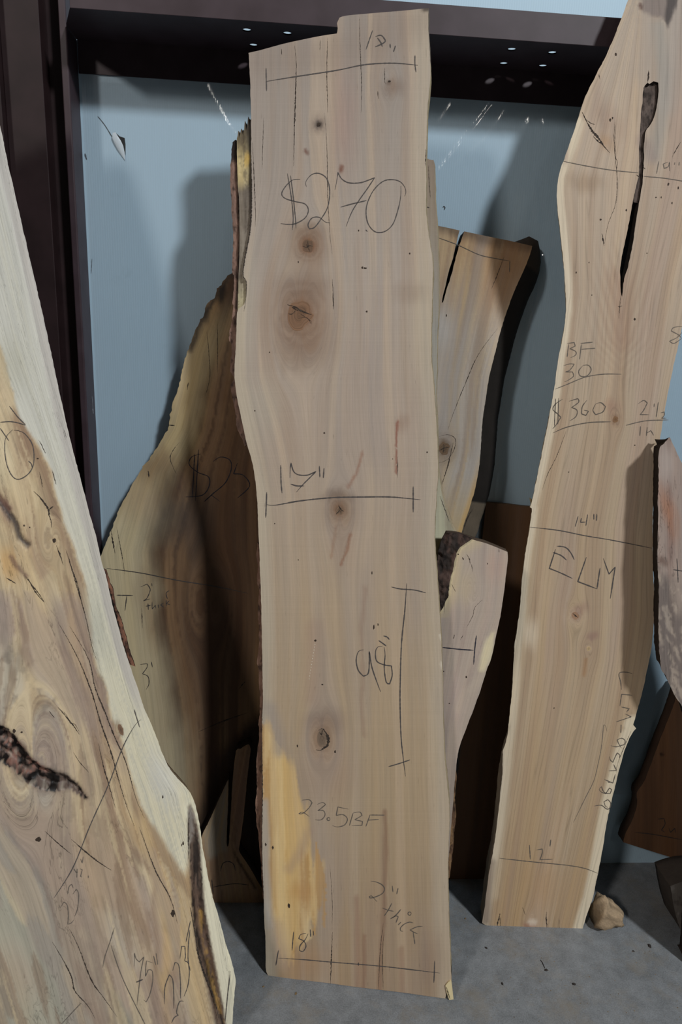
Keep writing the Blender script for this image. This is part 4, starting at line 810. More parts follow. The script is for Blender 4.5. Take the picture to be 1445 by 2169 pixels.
# ------------------------------------------------------------------ short forked slab on the floor behind
F4 = Frame(floor_pt(505, 1912), -1.0, 1.5)
R = F4.root('forked_slab', 'short forked crotch slab standing on the floor in the dark gap beside the middle slab', 'wood slab', G_SLABS)
out4 = [(447, 1912), (438, 1850), (426, 1790), (429, 1768), (445, 1735), (465, 1690), (484, 1650), (483, 1700), (480, 1785), (482.5, 1792), (485, 1785), (489, 1720), (494, 1640), (500, 1590), (504, 1586), (510, 1586), (518, 1580), (526, 1576), (531, 1586), (527, 1620), (522, 1665), (515, 1740), (506, 1800), (512, 1812), (526, 1832), (540, 1856), (556, 1882), (570, 1896), (570, 1912)]
def paint4(x, y, g, v):
    p = Paint(x, y, C(152, 124, 100), 61); p.streak(g, v, C(110, 84, 64), .6, 40, 4, .5, .68, 1); p.poly([(430, 1760), (484, 1650), (482, 1800), (440, 1820)], C(158, 148, 132), .8, 8, 4); p.streak(g, v, C(176, 148, 112), .5, 30, 3, .5, .7, 3)
    p.line([(500, 1806), (520, 1832), (545, 1870), (560, 1890)], 7, C(150, 122, 90), .8); p.line([(494, 1806), (516, 1840), (540, 1880)], 3, C(60, 44, 34), .8); p.blob(512, 1700, 22, 90, C(150, 118, 102), .6, .9); return p.c
piece('board', F4, out4, 0.040, paint4, [M_DARKW, M_SIDE], R, [[(480, 1570), (430, 1780), (440, 1915)], [(560, 1570), (540, 1780), (570, 1915)]], rough=0.6, gx=3.5, gy=5, seed=41, side=lambda x, y: np.tile(C(50, 40, 33), (len(x), 1)), corner=35)
K4 = (410, 1540, 5.422)
writing(R, F4, 'pencil loop and line near the foot', [[(310, 1660), (335, 1570), (400, 1545), (460, 1575), (480, 1650)], [(220, 1840), (320, 1820), (480, 1800), (640, 1815)], [(210, 1750), (218, 1840), (228, 1920)]], K4, 1.8, GRAPHITE*.6)

# ------------------------------------------------------------------ pale slab just behind the middle slab
o5 = FM.O-FM.N*0.128
F5 = Frame((o5[0], o5[1], 0.0), math.degrees(math.atan2(FM.U[1], FM.U[0])), 3.0)
R = F5.root('wood_slab', 'pale slab mostly hidden directly behind the middle slab, showing along its right edge', 'wood slab', G_SLABS)
def b5(px): # base point under a pixel column
    best = min(np.linspace(-0.3, 0.9, 400), key=lambda u_: abs(F5.base_px(u_)[0]-px)); return F5.base_px(best)
out5 = [(760, 318), (895, 334), (905, 337), (916, 339), (920, 346), (922, 420), (926, 480), (929, 560), (930, 640), (927, 700), (926, 760), (924, 850), (927, 905), (927, 960), (929, 1000), (935, 1040), (945, 1080), (957, 1115), (966, 1136), (962, 1180), (950, 1300), (940, 1500), (935, 1800), b5(930), b5(760)]
def paint5(x, y, g, v):
    p = Paint(x, y, C(176, 164, 142), 71); p.grad([(330, C(150, 132, 116)), (480, C(160, 146, 130)), (700, C(164, 158, 148)), (1000, C(172, 164, 144)), (1130, C(192, 188, 162))]); p.streak(g, v, C(140, 124, 108), .5, 30, 2, .5, .7); p.blob(935, 700, 10, 30, C(140, 136, 130), .6, .8); return p.c
piece('board', F5, out5, 0.045, paint5, [M_WOOD, M_SIDE], R, [[(760, 300), (760, 2169)], [(920, 300), (930, 1000), (940, 2169)]], rough=0.8, gx=5, gy=8, seed=51, side=lambda x, y: np.tile(C(150, 136, 112), (len(x), 1)), flare=0.004)
crack(R, F5, [(908, 350), (909, 380), (912, 420)], 1.3); crack(R, F5, [(932, 1050), (945, 1085), (952, 1105)], 1.5)
writing(R, F5, 'short pencil tick', [[(904, 438), (910, 440)]], (0, 0, 1), 1.6)

# ------------------------------------------------------------------ thick dark slab with a split top, right of the middle slab
F6 = Frame((0.5, -0.250, 0.0), -1.0, 4.9)
R = F6.root('wood_slab', 'thick brown slab with split top leaning on the plastic, right of the middle slab', 'wood slab', G_SLABS)
def basepx(Fr, px):
    best = min(np.linspace(-1.5, 1.5, 900), key=lambda u_: abs(Fr.base_px(u_)[0]-px)); return Fr.base_px(best)
w_ = 0.056
out6 = [(840, 462), (927, 478, 0), (974, 488, 0), (968, 510, 0), (960, 545, 0), (950, 580, 0), (939, 625, 0), (936, 642, 0), (939, 640, 0), (946, 615, 0), (957, 580, 0), (969, 535, 0), (978, 505, 0), (984, 490, 0), (1030, 500, 0), (1080, 510, 0), (1128, 521, .036), (1121, 545, .050), (1105, 582, w_), (1080, 642, w_), (1061, 700, w_), (1046, 760, w_), (1036, 800, w_), (1028, 850, w_), (1022, 900, w_), (1018, 960, w_), (1012, 1010, w_), (1003, 1050, w_), (990, 1090, w_), (977, 1132, w_), (960, 1200, .02), (945, 1300, .01), (930, 1600, 0), basepx(F6, 915)+(0,), basepx(F6, 800)+(0,)]
def paint6(x, y, g, v):
    p = Paint(x, y, C(162, 144, 124), 81); p.grad([(470, C(146, 116, 86)), (560, C(156, 130, 102)), (640, C(158, 138, 118)), (720, C(160, 148, 136)), (1000, C(158, 150, 142)), (1130, C(170, 150, 118))])
    p.streak(g, v, C(128, 104, 82), .45, 26, 3, .48, .72, 1); p.streak(g, v, C(182, 160, 126), .4, 40, 3.4, .52, .74, 2); p.streak(g, v, C(140, 130, 124), .4, 16, 2, .5, .7, 5); p.line([(925, 480), (1130, 523)], 14, C(74, 60, 48), .75, .9, 6)
    p.blob(1080, 560, 40, 60, C(120, 88, 62), .6, .9, 10, 12); p.blob(1060, 620, 30, 40, C(130, 96, 66), .5, .9); e = seg_dist(x, y, [q[:2] for q in out6[17:30]]); p.mix(C(178, 146, 98), .7*(1-sstep(4, 12, e))*sstep(950, 1060, y))
    p.blob(935, 690, 24, 50, C(166, 162, 158), .6, .9); p.knot(941, 950, 14, 16, C(96, 78, 62), C(132, 116, 102), .6); return p.c
def side6(x, y):
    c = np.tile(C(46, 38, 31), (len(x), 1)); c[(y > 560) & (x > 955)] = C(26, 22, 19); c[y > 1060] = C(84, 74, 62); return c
piece('board', F6, out6, 0.048, paint6, [M_WOOD, M_SIDE], R, [[(900, 460), (880, 700), (860, 1100), (850, 2000)], [(1128, 500), (1036, 800), (1018, 960), (977, 1132), (930, 2000)]], [(941, 950, 24)], rough=0.8, gx=4, gy=6, seed=61, side=side6, corner=40)
K6 = (900, 450, 2.651)
knot_disc(R, F6, 941, 950, 11, 13, C(92, 74, 58), cracks=[([(931, 955), (941, 949), (952, 947)], 2.4), ([(941, 950), (938, 962)], 1.8), ([(941, 949), (940, 940)], 1.4)], seed=11)
crack(R, F6, tr(K6, [(445, 250), (415, 330), (375, 430)]), 1.8); crack(R, F6, tr(K6, [(410, 650), (300, 800), (220, 980), (160, 1130), (130, 1220)]), 1.5); crack(R, F6, tr(K6, [(75, 1260), (130, 1248), (172, 1272), (165, 1330), (130, 1385), (75, 1408)]), 1.4); crack(R, F6, tr(K6, [(160, 1290), (130, 1420), (92, 1540)]), 2.6); crack(R, F6, tr(K6, [(275, 1660), (240, 1720), (212, 1810)]), 1.6)
flecks(R, F6, [(926, 643, 2.6, 2.4), (946, 668, 1.2, 3)])
writing(R, F6, 'faint pencil line near the split top', [[(70, 140), (180, 180), (300, 235), (380, 255), (475, 272)], [(478, 270), (476, 335)]], K6, 1.7, FAINT*.5)

# ------------------------------------------------------------------ short slab with a bark corner
o7 = FM.O-FM.N*0.066
F7 = Frame((o7[0]+FM.U[0]*.5, o7[1]+FM.U[1]*.5, 0.0), math.degrees(math.atan2(FM.U[1], FM.U[0])), 3.0)
R = F7.root('wood_slab', 'shorter greyish slab with black bark corner, peeking out right of the middle slab', 'wood slab', G_SLABS)
out7 = [(946, 1131), (963, 1131), (980, 1135), (1002, 1143), (1033, 1152), (1075, 1169), (1075.5, 1183), (1072, 1220), (1067, 1260), (1061, 1301), (1053, 1338), (1047, 1368), (1039, 1400), (1031, 1420), (1013, 1476), (990, 1537), (975, 1578), (969, 1604), (964, 1650), (960, 1700), (955, 1760), (950, 1830), (944, 1900), basepx(F7, 938), basepx(F7, 850), (860, 1500), (890, 1300), (912, 1230), (927, 1192), (931, 1161)]
BARK7 = [(944, 1129), (963, 1129), (982, 1133), (1001, 1142), (986, 1152), (972, 1163), (967, 1178), (962, 1195), (959, 1212), (954, 1232), (952, 1250), (950, 1262), (944, 1275), (938, 1288), (930, 1300), (915, 1320), (900, 1320), (905, 1250), (926, 1192), (930, 1160)]
def paint7(x, y, g, v):
    p = Paint(x, y, C(164, 150, 138), 91); p.streak(g, v, C(148, 132, 124), .5, 22, 2.5, .5, .7, 1); p.streak(g, v, C(178, 160, 146), .5, 30, 2, .52, .7, 2)
    d = seg_dist(x, y, BARK7[3:16]); p.mix(C(178, 162, 134), .7*(1-sstep(4, 28, d+(fbm(x*.05, y*.03, 5)-.5)*20))*(y < 1310)); p.mix(C(194, 178, 144), .8*(1-sstep(2, 6, d)))
    p.blob(985, 1240, 22, 40, C(174, 158, 132), .5, .8); p.poly([(1040, 1340), (1046, 1338), (1045, 1372), (1030, 1420), (1014, 1425), (1018, 1395), (1030, 1350)], C(202, 190, 160), .85, 5, 4); p.blob(965, 1330, 26, 50, C(150, 136, 128), .6, .9); p.blob(962, 1480, 20, 60, C(176, 156, 148), .5, .9); p.blob(1050, 1200, 20, 40, C(168, 140, 128), .5, .9)
    p.line([(970, 1500), (985, 1470), (1030, 1430)], 10, C(178, 164, 148), .4, .9); return p.c
piece('board', F7, out7, 0.034, paint7, [M_WOOD, M_SIDE], R, [[(900, 1130), (880, 1500), (860, 2100)], [(1080, 1130), (1062, 1300), (990, 1537), (940, 2100)]], [(1000, 1250, 20)], rough=0.6, gx=3.6, gy=5, seed=71, side=lambda x, y: np.tile(np.where(True, C(70, 58, 48), 0), (len(x), 1)))
piece('bark', F7, BARK7, 0.010, bark_paint(C(74, 58, 52), C(48, 41, 38), C(22, 18, 17), 8), [M_BARK, M_BARK], R, z=0.007, rough=1.6, gx=2.6, gy=3.2, seed=73, side=lambda x, y: np.tile(C(50, 40, 34), (len(x), 1)), relief=lambda x, y: np.clip(0.022*(fbm(x*.10, y*.08, 4, 5)-.62), -0.0055, 0.003))
brk = [(969, 1605), (966, 1612), (967, 1650), (964, 1690), (966, 1720), (962, 1770), (957, 1820), (952, 1860), (945, 1860), (950, 1800), (958, 1720), (961, 1660), (965, 1612)]
piece('bark', F7, brk, 0.018, bark_paint(C(104, 78, 60), C(140, 110, 80), C(34, 27, 24), 12), [M_BARK, M_BARK], R, z=-0.010, rough=1.4, gx=2.6, gy=4, seed=75, side=lambda x, y: np.tile(C(60, 46, 38), (len(x), 1)))
K7 = (900, 1080, 6.78)
for pts, w in [([(600, 635), (640, 700), (655, 790)], 1.6), ([(672, 780), (690, 890)], 1.2), ([(540, 680), (560, 718)], 2.6), ([(385, 1065), (445, 1180)], 1.4), ([(830, 1290), (720, 1400), (690, 1520), (600, 1690)], 1.2), ([(430, 1790), (410, 1850)], 2.0), ([(1065, 560), (1070, 610)], 1.0), ([(550, 1800), (510, 1870)], 1.2)]: crack(R, F7, tr(K7, pts), w)
flecks(R, F7, [(971, 1174, 1.6, 1.6), (1033, 1194, 1, 1.8), (988, 1434, 1.6, 2.4), (940, 1422, 1.4, 1.6), (952, 1490, 1.4, 1.2)])
writing(R, F7, 'dark pencil mark like a sideways T', [[(100, 852), (190, 862), (275, 868)], [(290, 785), (280, 870), (275, 948)]], (900, 1050, 2.651), 2.6, DARKG)

# ------------------------------------------------------------------ plain brown board against the wall
F8 = Frame(floor_pt(1000, 1862), 0.0, 1.4)
R = F8.root('flat_board', 'plain brown board in deep shade against the wall, behind the slab marked ELM', 'board', G_SLABS)
out8 = [(1030, 1064), (1080, 1069), (1125, 1074), (1190, 1082), (1150, 1500), (1100, 1868), (948, 1862), (985, 1500)]
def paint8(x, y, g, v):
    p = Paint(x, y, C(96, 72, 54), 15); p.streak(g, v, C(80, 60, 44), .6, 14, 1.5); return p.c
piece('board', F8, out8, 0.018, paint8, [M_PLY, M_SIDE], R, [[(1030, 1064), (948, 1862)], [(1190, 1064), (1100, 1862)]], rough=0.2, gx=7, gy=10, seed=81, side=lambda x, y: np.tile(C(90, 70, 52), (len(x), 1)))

# ------------------------------------------------------------------ slab marked ELM
a_, b_ = floor_pt(1024, 1960), floor_pt(1236, 1973)
F9 = Frame(a_, math.degrees(math.atan2(b_[1]-a_[1], b_[0]-a_[0]))*0.6, 0.2)
R = F9.root('wood_slab', 'tall forked yellowish slab marked ELM and $360 with a long dark split, on the right', 'wood slab', G_SLABS)
ew = 0.010
out9 = [(1362, -70), (1345, -32), (1330, 2), (1318, 35), (1290, 105), (1265, 155), (1240, 205), (1222, 260), (1205, 310), (1193, 343), (1185, 370), (1180, 400), (1181, 440), (1187, 490), (1192, 540), (1197, 600), (1199, 660), (1193, 710), (1183, 760), (1173, 830), (1160, 900), (1148, 960), (1136, 1020), (1126, 1066), (1123, 1074), (1127, 1077), (1125, 1095), (1120, 1130), (1112, 1180), (1105, 1240), (1101, 1290), (1096, 1330), (1090, 1370), (1088, 1400), (1084, 1470), (1077, 1540), (1070, 1580), (1066, 1590), (1064, 1640), (1056, 1720), (1047, 1790), (1036, 1850), (1027, 1920), (1022, 1955),
    (1035, 1962), (1060, 1966), (1100, 1968), (1150, 1970), (1200, 1972), (1233, 1973), (1246, 1930), (1255, 1905), (1265, 1860), (1276, 1800), (1290, 1720), (1305, 1660), (1320, 1600), (1335, 1560), (1348, 1543), (1342, 1536), (1352, 1500), (1362, 1460), (1375, 1400), (1383, 1350), (1386, 1280), (1384, 1200), (1383, 1100), (1390, 1000), (1403, 900), (1422, 800), (1444, 700), (1466, 600), (1492, 500), (1532, 350), (1560, 200), (1572, 0), (1576, -60)]
split9 = [(1364, 186), (1372, 175), (1375, 178), (1385, 172), (1395, 175), (1395, 194), (1392, 223), (1385, 250), (1375, 269), (1368, 277), (1365, 300), (1364, 339), (1363, 368), (1360, 395), (1357, 412), (1347, 472), (1339, 528), (1330, 566), (1322, 596), (1318, 628), (1315.5, 622), (1314, 588), (1315, 558), (1321, 528), (1330, 483), (1341, 426), (1347, 397), (1354, 364), (1354, 320), (1356, 281), (1358, 242), (1361, 213)]
elm_guides = [[(1335, 0), (1240, 205), (1183, 380), (1197, 620), (1170, 830), (1125, 1080), (1090, 1380), (1025, 1960)], [(1362, 0), (1362, 300), (1340, 480), (1317, 640), (1300, 900), (1255, 1120), (1240, 1400), (1130, 1960)], [(1575, 0), (1530, 350), (1460, 600), (1400, 900), (1384, 1150), (1384, 1300), (1350, 1530), (1240, 1960)]]
def paint9(x, y, g, v):
    p = Paint(x, y, C(178, 158, 126), 101); p.grad([(0, C(168, 154, 132)), (300, C(178, 160, 134)), (700, C(176, 158, 130)), (1100, C(176, 156, 122)), (1500, C(178, 156, 120)), (1960, C(170, 144, 104))])
    p.streak(g, v, C(158, 132, 102), .5, 24, .8, .5, .7, 1); p.streak(g, v, C(192, 172, 138), .5, 34, .8, .5, .7, 2); p.streak(g, v, C(168, 146, 128), .4, 10, 1.4, .5, .7, 7)
    e = seg_dist(x, y, [q[:2] for q in out9[7:44]]); p.mix(C(208, 196, 164), .85*(1-sstep(9, 19, e+(fbm(x*.03, y*.01, 2)-.5)*8))); e = seg_dist(x, y, [q[:2] for q in out9[49:60]]); p.mix(C(210, 198, 164), .92*(1-sstep(15, 25, e)))
    # grey fork tops
    p.line([(1372, 0), (1375, 80), (1360, 150)], 26, C(160, 148, 130), .5, .9); p.line([(1395, 60), (1404, 160), (1400, 260), (1385, 330)], 14, C(150, 146, 132), .7, .9); p.line([(1440, 0), (1425, 120), (1412, 220)], 20, C(156, 150, 136), .5, .9)
    p.poly([(1356, -70), (1450, -70), (1440, -10), (1428, 25), (1416, 60), (1409, 46), (1388, 40), (1362, 22)], C(122, 110, 100), .85, 5, 8); p.poly([(1415, -70), (1450, -70), (1440, -10), (1428, 25), (1416, 58), (1409, 44), (1412, 10)], C(70, 62, 57), .9, 4, 5); p.blob(1358, 14, 5, 9, C(84, 52, 42), .8, .5)
    p.blob(1282, 250, 30, 50, C(158, 132, 108), .6, .9, -30, 10); p.blob(1266, 190, 12, 40, C(160, 138, 116), .5, .9); p.blob(1285, 300, 14, 24, C(166, 130, 88), .6, .9, -40); p.line([(1360, 300), (1372, 310), (1380, 335)], 12, C(150, 132, 118), .6, .9)
    p.blob(1240, 385, 40, 22, C(140, 112, 78), .45, .9); p.blob(1200, 320, 8, 30, C(160, 136, 118), .5, .8); p.line([(1310, 590), (1316, 680), (1318, 720)], 22, C(160, 130, 104), .5, .9)
    q = np.abs(x-1316)+np.clip(720-y, 0, 400)*-0.32+np.clip(y-720, 0, 400)*.9; p.mix(C(150, 122, 98), .35*(0.5+0.5*np.sin(q*.35))*(1-sstep(30, 110, np.hypot(x-1316, (y-660)*.5))))
    p.knot(1304, 888, 6, 8, C(124, 92, 66), C(160, 130, 98), .5); p.blob(1296, 860, 20, 16, C(158, 122, 96), .5, .9); p.knot(1219, 1304, 9, 8, C(150, 116, 92), C(190, 168, 138), .5); p.blob(1228, 1288, 22, 14, C(150, 118, 100), .5, .9); p.blob(1255, 1350, 14, 10, C(146, 112, 98), .6, .8); p.knot(1247, 1374, 6, 7, C(190, 166, 130), C(170, 142, 110), .5)
    p.blob(1123, 1340, 20, 34, C(206, 192, 160), .7, .8); p.line([(1240, 1395), (1237, 1430)], 4, C(162, 120, 72), .6); p.blob(1130, 1953, 11, 9, C(204, 190, 164), .9, .5); p.blob(1122, 1962, 14, 9, C(150, 104, 80), .7, .7); p.blob(1160, 1880, 50, 60, C(176, 142, 96), .5, .9)
    p.line([(1090, 1380), (1080, 1600), (1050, 1900)], 9, C(196, 180, 144), .5, .8, 4); p.line([(1040, 1830), (1028, 1950)], 9, C(136, 116, 96), .75, .8); p.tone(.16, .93); p.c = p.c*np.array([1.02, .975, 1.02]); return p.c
def side9(x, y):
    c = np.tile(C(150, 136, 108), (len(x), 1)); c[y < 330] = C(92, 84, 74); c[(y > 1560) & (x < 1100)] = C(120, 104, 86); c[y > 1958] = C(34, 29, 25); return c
out9 = [(p[0], p[1], -0.018 if i < 38 else (-0.006 if i < 44 else 0.0)) for i, p in enumerate(out9)]
piece('board', F9, out9, 0.060, paint9, [M_ELM, M_SIDE], R, elm_guides, [(1304, 888, 14), (1219, 1304, 16), (1247, 1374, 10), (1130, 1953, 12)], rough=0.9, gx=3.4, gy=5.2, seed=91, side=side9, holes=[split9], hole_side=C(40, 34, 29), flare=0.0, width=0.40)
inc9 = [(1362, 182), (1372, 173), (1376, 176), (1385, 170), (1397, 173), (1397, 196), (1394, 225), (1387, 252), (1376, 271), (1370, 279), (1367, 300), (1366, 339), (1365, 368), (1362, 395), (1352, 430), (1342, 428), (1346, 397), (1352, 364), (1352, 320), (1354, 281), (1356, 242), (1359, 213)]
piece('bark_inclusion', F9, inc9, 0.012, bark_paint(C(92, 80, 74), C(72, 62, 57), C(42, 36, 33), 14), [M_BARK, M_BARK], R, z=-0.006, rough=0.5, gx=3, gy=4, seed=93, side=lambda x, y: np.tile(C(50, 40, 34), (len(x), 1)), relief=lambda x, y: 0.004*(fbm(x*.12, y*.05, 4, 5)-.6))
K3 = (900, 0, 2.651); KE2 = (1220, 0, 5.164); KG9 = (900, 1050, 2.651); K8 = (900, 1550, 2.651)
for o, pts, w in [(KE2, [(68, 1225), (120, 1330), (180, 1430), (250, 1510), (300, 1590), (375, 1672)], 5.0), (KE2, [(190, 1490), (250, 1550), (285, 1575)], 2.4), (KE2, [(120, 1310), (170, 1350), (215, 1360)], 1.6), (KE2, [(428, 1330), (420, 1500), (432, 1700), (455, 1780), (440, 1900)], 1.8), (KE2, [(795, 770), (795, 840), (785, 905)], 3.4), (KE2, [(250, 810), (268, 870)], 1.6), (KE2, [(1150, 1550), (1090, 1650), (1055, 1720)], 1.8), (K3, [(1072, 700), (1070, 880), (1080, 980), (1075, 1130), (1030, 1260), (1010, 1370)], 1.3), (K3, [(995, 1310), (1008, 1380)], 2.6), (K3, [(1103, 1650), (1095, 1720), (1090, 1790)], 1.3), (K3, [(1085, 1722), (1110, 1718)], 1.2), (K6, [(795, 1225), (740, 1370), (690, 1470), (660, 1560)], 1.3), (KE2, [(740, 1830), (760, 1850)], 1.6), (KE2, [(665, 1910), (690, 1935)], 1.8),
        (K8, [(425, 1020), (412, 1060), (405, 1108)], 3.0), (K8, [(685, 1010), (682, 1050), (690, 1118)], 2.4), (K8, [(548, 985), (566, 1030)], 1.4), (K8, [(755, 1045), (755, 1110)], 1.0), (K8, [(420, 1020), (425, 1105)], 1.4), (KG9, [(1160, 1320), (1125, 1400), (1085, 1500), (1075, 1560)], 1.3)]:
    crack(R, F9, pts, w, o)
knot_disc(R, F9, 1304, 888, 5.5, 7, C(122, 92, 66), seed=13); knot_disc(R, F9, 1219, 1304, 8, 7, C(150, 118, 94), 30, cracks=[([(1214, 1299), (1219, 1304), (1225, 1308)], 2.0)], seed=14); knot_disc(R, F9, 1247, 1374, 4.5, 5, C(170, 146, 112), seed=15)
flecks(R, F9, [(1305, 115, 2, 3), (1293, 254, 2, 4), (1298, 250, 1.6, 2.5), (1416, 390, 2, 3), (1424, 430, 1.2, 2.5), (1437, 398, 1.4, 3), (1327, 445, 1.6, 3), (1345, 676, 2.4, 2.8), (1221, 577, 1.4, 2.4), (1345, 943, 1.4, 1.4), (1174, 1500, 1, 2), (1273, 465, 2.4, 1.8), (1248, 556, 1, 1.6), (1205, 1000, 1.4, 1), (1254, 625, 1.2, 1.2), (1371, 536, 1.4, 1), (1390, 418, 1.6, 1.2), (1401, 418, 1, 2)])
writing(R, F9, 'pencil letters BF over 30', [[(808, 738), (800, 812)], [(800, 735), (840, 730), (845, 750), (815, 765), (848, 780), (848, 800), (820, 815)], [(880, 740), (870, 825)], [(875, 735), (945, 728)], [(880, 768), (958, 762)], [(780, 860), (815, 850), (840, 852), (815, 885), (790, 895), (830, 895), (835, 920), (800, 945), (785, 950)], [(890, 858), (865, 890), (875, 918), (910, 918), (935, 885), (920, 858), (890, 858)], [(732, 992), (800, 965), (900, 925), (1000, 908), (1105, 908)]], K6, 1.9, FAINT*.85)
writing(R, F9, 'pencil price $360 underlined', [[(775, 1048), (735, 1075), (720, 1105), (745, 1130), (765, 1150), (740, 1190), (718, 1215)], [(735, 1045), (728, 1200)], [(752, 1042), (748, 1190)], [(810, 1060), (860, 1045), (865, 1065), (825, 1095), (855, 1110), (850, 1145), (815, 1170)], [(910, 1055), (885, 1090), (880, 1130), (905, 1140), (920, 1115), (895, 1110)], [(960, 1075), (945, 1110), (960, 1135), (1000, 1120), (1015, 1090), (990, 1068), (960, 1075)], [(720, 1238), (800, 1205), (920, 1180), (1045, 1175)]], K6, 2.0, FAINT*.7)
writing(R, F9, 'pencil note 2 1/2 thick', [[(1198, 1075), (1230, 1055), (1250, 1070), (1230, 1110), (1210, 1135), (1260, 1135)], [(1290, 1072), (1288, 1092)], [(1312, 1065), (1300, 1150)], [(1325, 1125), (1345, 1120), (1345, 1140), (1330, 1155), (1358, 1155)], [(1130, 1195), (1240, 1170), (1370, 1165)], [(1212, 1200), (1208, 1255)], [(1250, 1205), (1245, 1255)], [(1248, 1238), (1270, 1225), (1280, 1240), (1285, 1252)]], K6, 1.9, FAINT*.8)
writing(R, F9, 'pencil figure 8', [[(1455, 640), (1400, 645), (1385, 665), (1430, 690), (1440, 710), (1400, 735), (1375, 722), (1420, 700), (1455, 660)]], K6, 1.8, FAINT)
writing(R, F9, 'pencil number 19" and its line', [[(1315, 905), (1302, 975)], [(1365, 910), (1340, 920), (1345, 945), (1368, 935), (1375, 910), (1376, 960)], [(1405, 910), (1403, 925)], [(1430, 908), (1428, 930)], [(778, 905), (900, 930), (1050, 955), (1200, 970)], [(1230, 990), (1345, 1000), (1480, 1022)]], K3, 1.8, FAINT*.85)
writing(R, F9, 'pencil number 14" and its line', [[(862, 1705), (845, 1765)], [(880, 1715), (875, 1740), (905, 1738)], [(915, 1695), (905, 1760)], [(950, 1692), (950, 1725)], [(967, 1692), (965, 1732)], [(590, 1767), (750, 1785), (900, 1815), (1050, 1840), (1275, 1885)]], K6, 2.0, GRAPHITE)
writing(R, F9, 'large pencil word ELM', [[(735, 300), (700, 408), (760, 432), (830, 465)], [(742, 283), (790, 290), (820, 320), (840, 360)], [(720, 318), (765, 335), (797, 362)], [(908, 345), (860, 482), (965, 522)], [(985, 405), (967, 525)], [(1003, 352), (1035, 440), (1070, 400), (1042, 578)]], KG9, 2.6, GRAPHITE)
KS = (1250, 1400, 6.573)
writing(R, F9, 'pencil code ELM-95479 written down the edge', [[(590, 180), (520, 158), (420, 160), (405, 210), (425, 280), (438, 400)], [(590, 478), (510, 470), (440, 465), (430, 540), (418, 628)], [(435, 640), (550, 665), (510, 710)], [(490, 735), (575, 778), (480, 810), (365, 848)], [(435, 885), (430, 1005)], [(440, 1215), (400, 1150), (380, 1100), (440, 1075), (490, 1110), (480, 1160), (440, 1175), (370, 1195), (290, 1180)], [(410, 1350), (415, 1310), (380, 1280), (350, 1340), (320, 1410), (285, 1380), (275, 1330)], [(260, 1530), (370, 1525), (330, 1440)], [(355, 1575), (320, 1700), (200, 1650)], [(250, 1690), (290, 1690)], [(130, 1780), (160, 1750), (200, 1830), (280, 1850), (305, 1790), (270, 1770), (220, 1850), (150, 1820), (130, 1780)], [(60, 2020), (160, 2010), (230, 2060), (275, 2050), (290, 1980), (250, 1930), (195, 1960), (215, 2020), (250, 2040)]], KS, 2.0, FAINT*.75)
writing(R, F9, 'faint curved pencil line', [[(240, 980), (215, 900), (190, 890), (180, 1000), (160, 1200), (110, 1450), (50, 1680), (-60, 1900), (-230, 2250)]], KS, 1.3, FAINT)
writing(R, F9, 'pencil number 12 and its line', [[(588, 635), (593, 717)], [(625, 665), (660, 658), (660, 680), (648, 718), (720, 715)], [(708, 605), (703, 645)], [(418, 710), (600, 730), (800, 750), (900, 768), (972, 795)]], K8, 2.0, FAINT*.75)

# ------------------------------------------------------------------ slab at the right edge
F10 = Frame((1.25, -0.405, 0.0), -1.0, 2.3)
R = F10.root('wood_slab', 'barky mauve slab at the right edge, in front of the slab marked ELM', 'wood slab', G_SLABS)
out10 = [(1419, 926), (1407, 940), (1396, 955), (1395, 1023), (1394, 1060), (1395, 1103), (1393, 1150), (1393, 1196), (1396, 1250), (1395, 1300), (1399, 1404), (1410, 1432), (1421, 1456), (1434, 1480), (1448, 1505), (1462, 1560), (1468, 1650), (1465, 1800), (1457, 1950), basepx(F10, 1450), basepx(F10, 1800), (1700, 1300), (1620, 1130), (1500, 1060), (1452, 990), (1438, 966)]
def paint10(x, y, g, v):
    p = Paint(x, y, C(146, 130, 121), 111); p.streak(g, v, C(120, 98, 90), .6, 24, 3, .5, .7, 1); p.blob(1415, 1080, 16, 60, C(150, 106, 82), .7, .8, -14, 8); p.blob(1412, 980, 14, 40, C(166, 152, 144), .7, .9); p.blob(1405, 1190, 14, 12, C(96, 76, 68), .8, .7)
    m = sstep(1190, 1230, y+(x-1400)*-.6+(fbm(x*.05, y*.05, 6)-.5)*60); p.mix(C(96, 88, 84), .8*m); w1 = x*.9-y*.35; w2 = x*.35+y*.9; p.mix(C(168, 154, 140), .55*m*sstep(.5, .66, fbm(w1*.14, w2*.035, 16))); p.blob(1440, 1260, 20, 80, C(164, 148, 136), .5, .8, -18, 14); return p.c
piece('board', F10, out10, 0.055, paint10, [M_SPALT, M_BARK], R, [[(1395, 900), (1400, 1400), (1480, 2169)], [(1600, 900), (1650, 1400), (1750, 2169)]], rough=1.2, gx=4, gy=6, seed=111, side=lambda x, y: np.tile(C(44, 37, 33), (len(x), 1)), flare=-0.014)
writing(R, F10, 'pencil cross on the right slab', [[(365, 1030), (395, 1035), (430, 1040)], [(388, 960), (392, 1030), (396, 1110)]], (1300, 850, 2.89), 2.0, GRAPHITE)
crack(R, F10, [(1396, 1128), (1392, 1186), (1400, 1190)], 1.6)

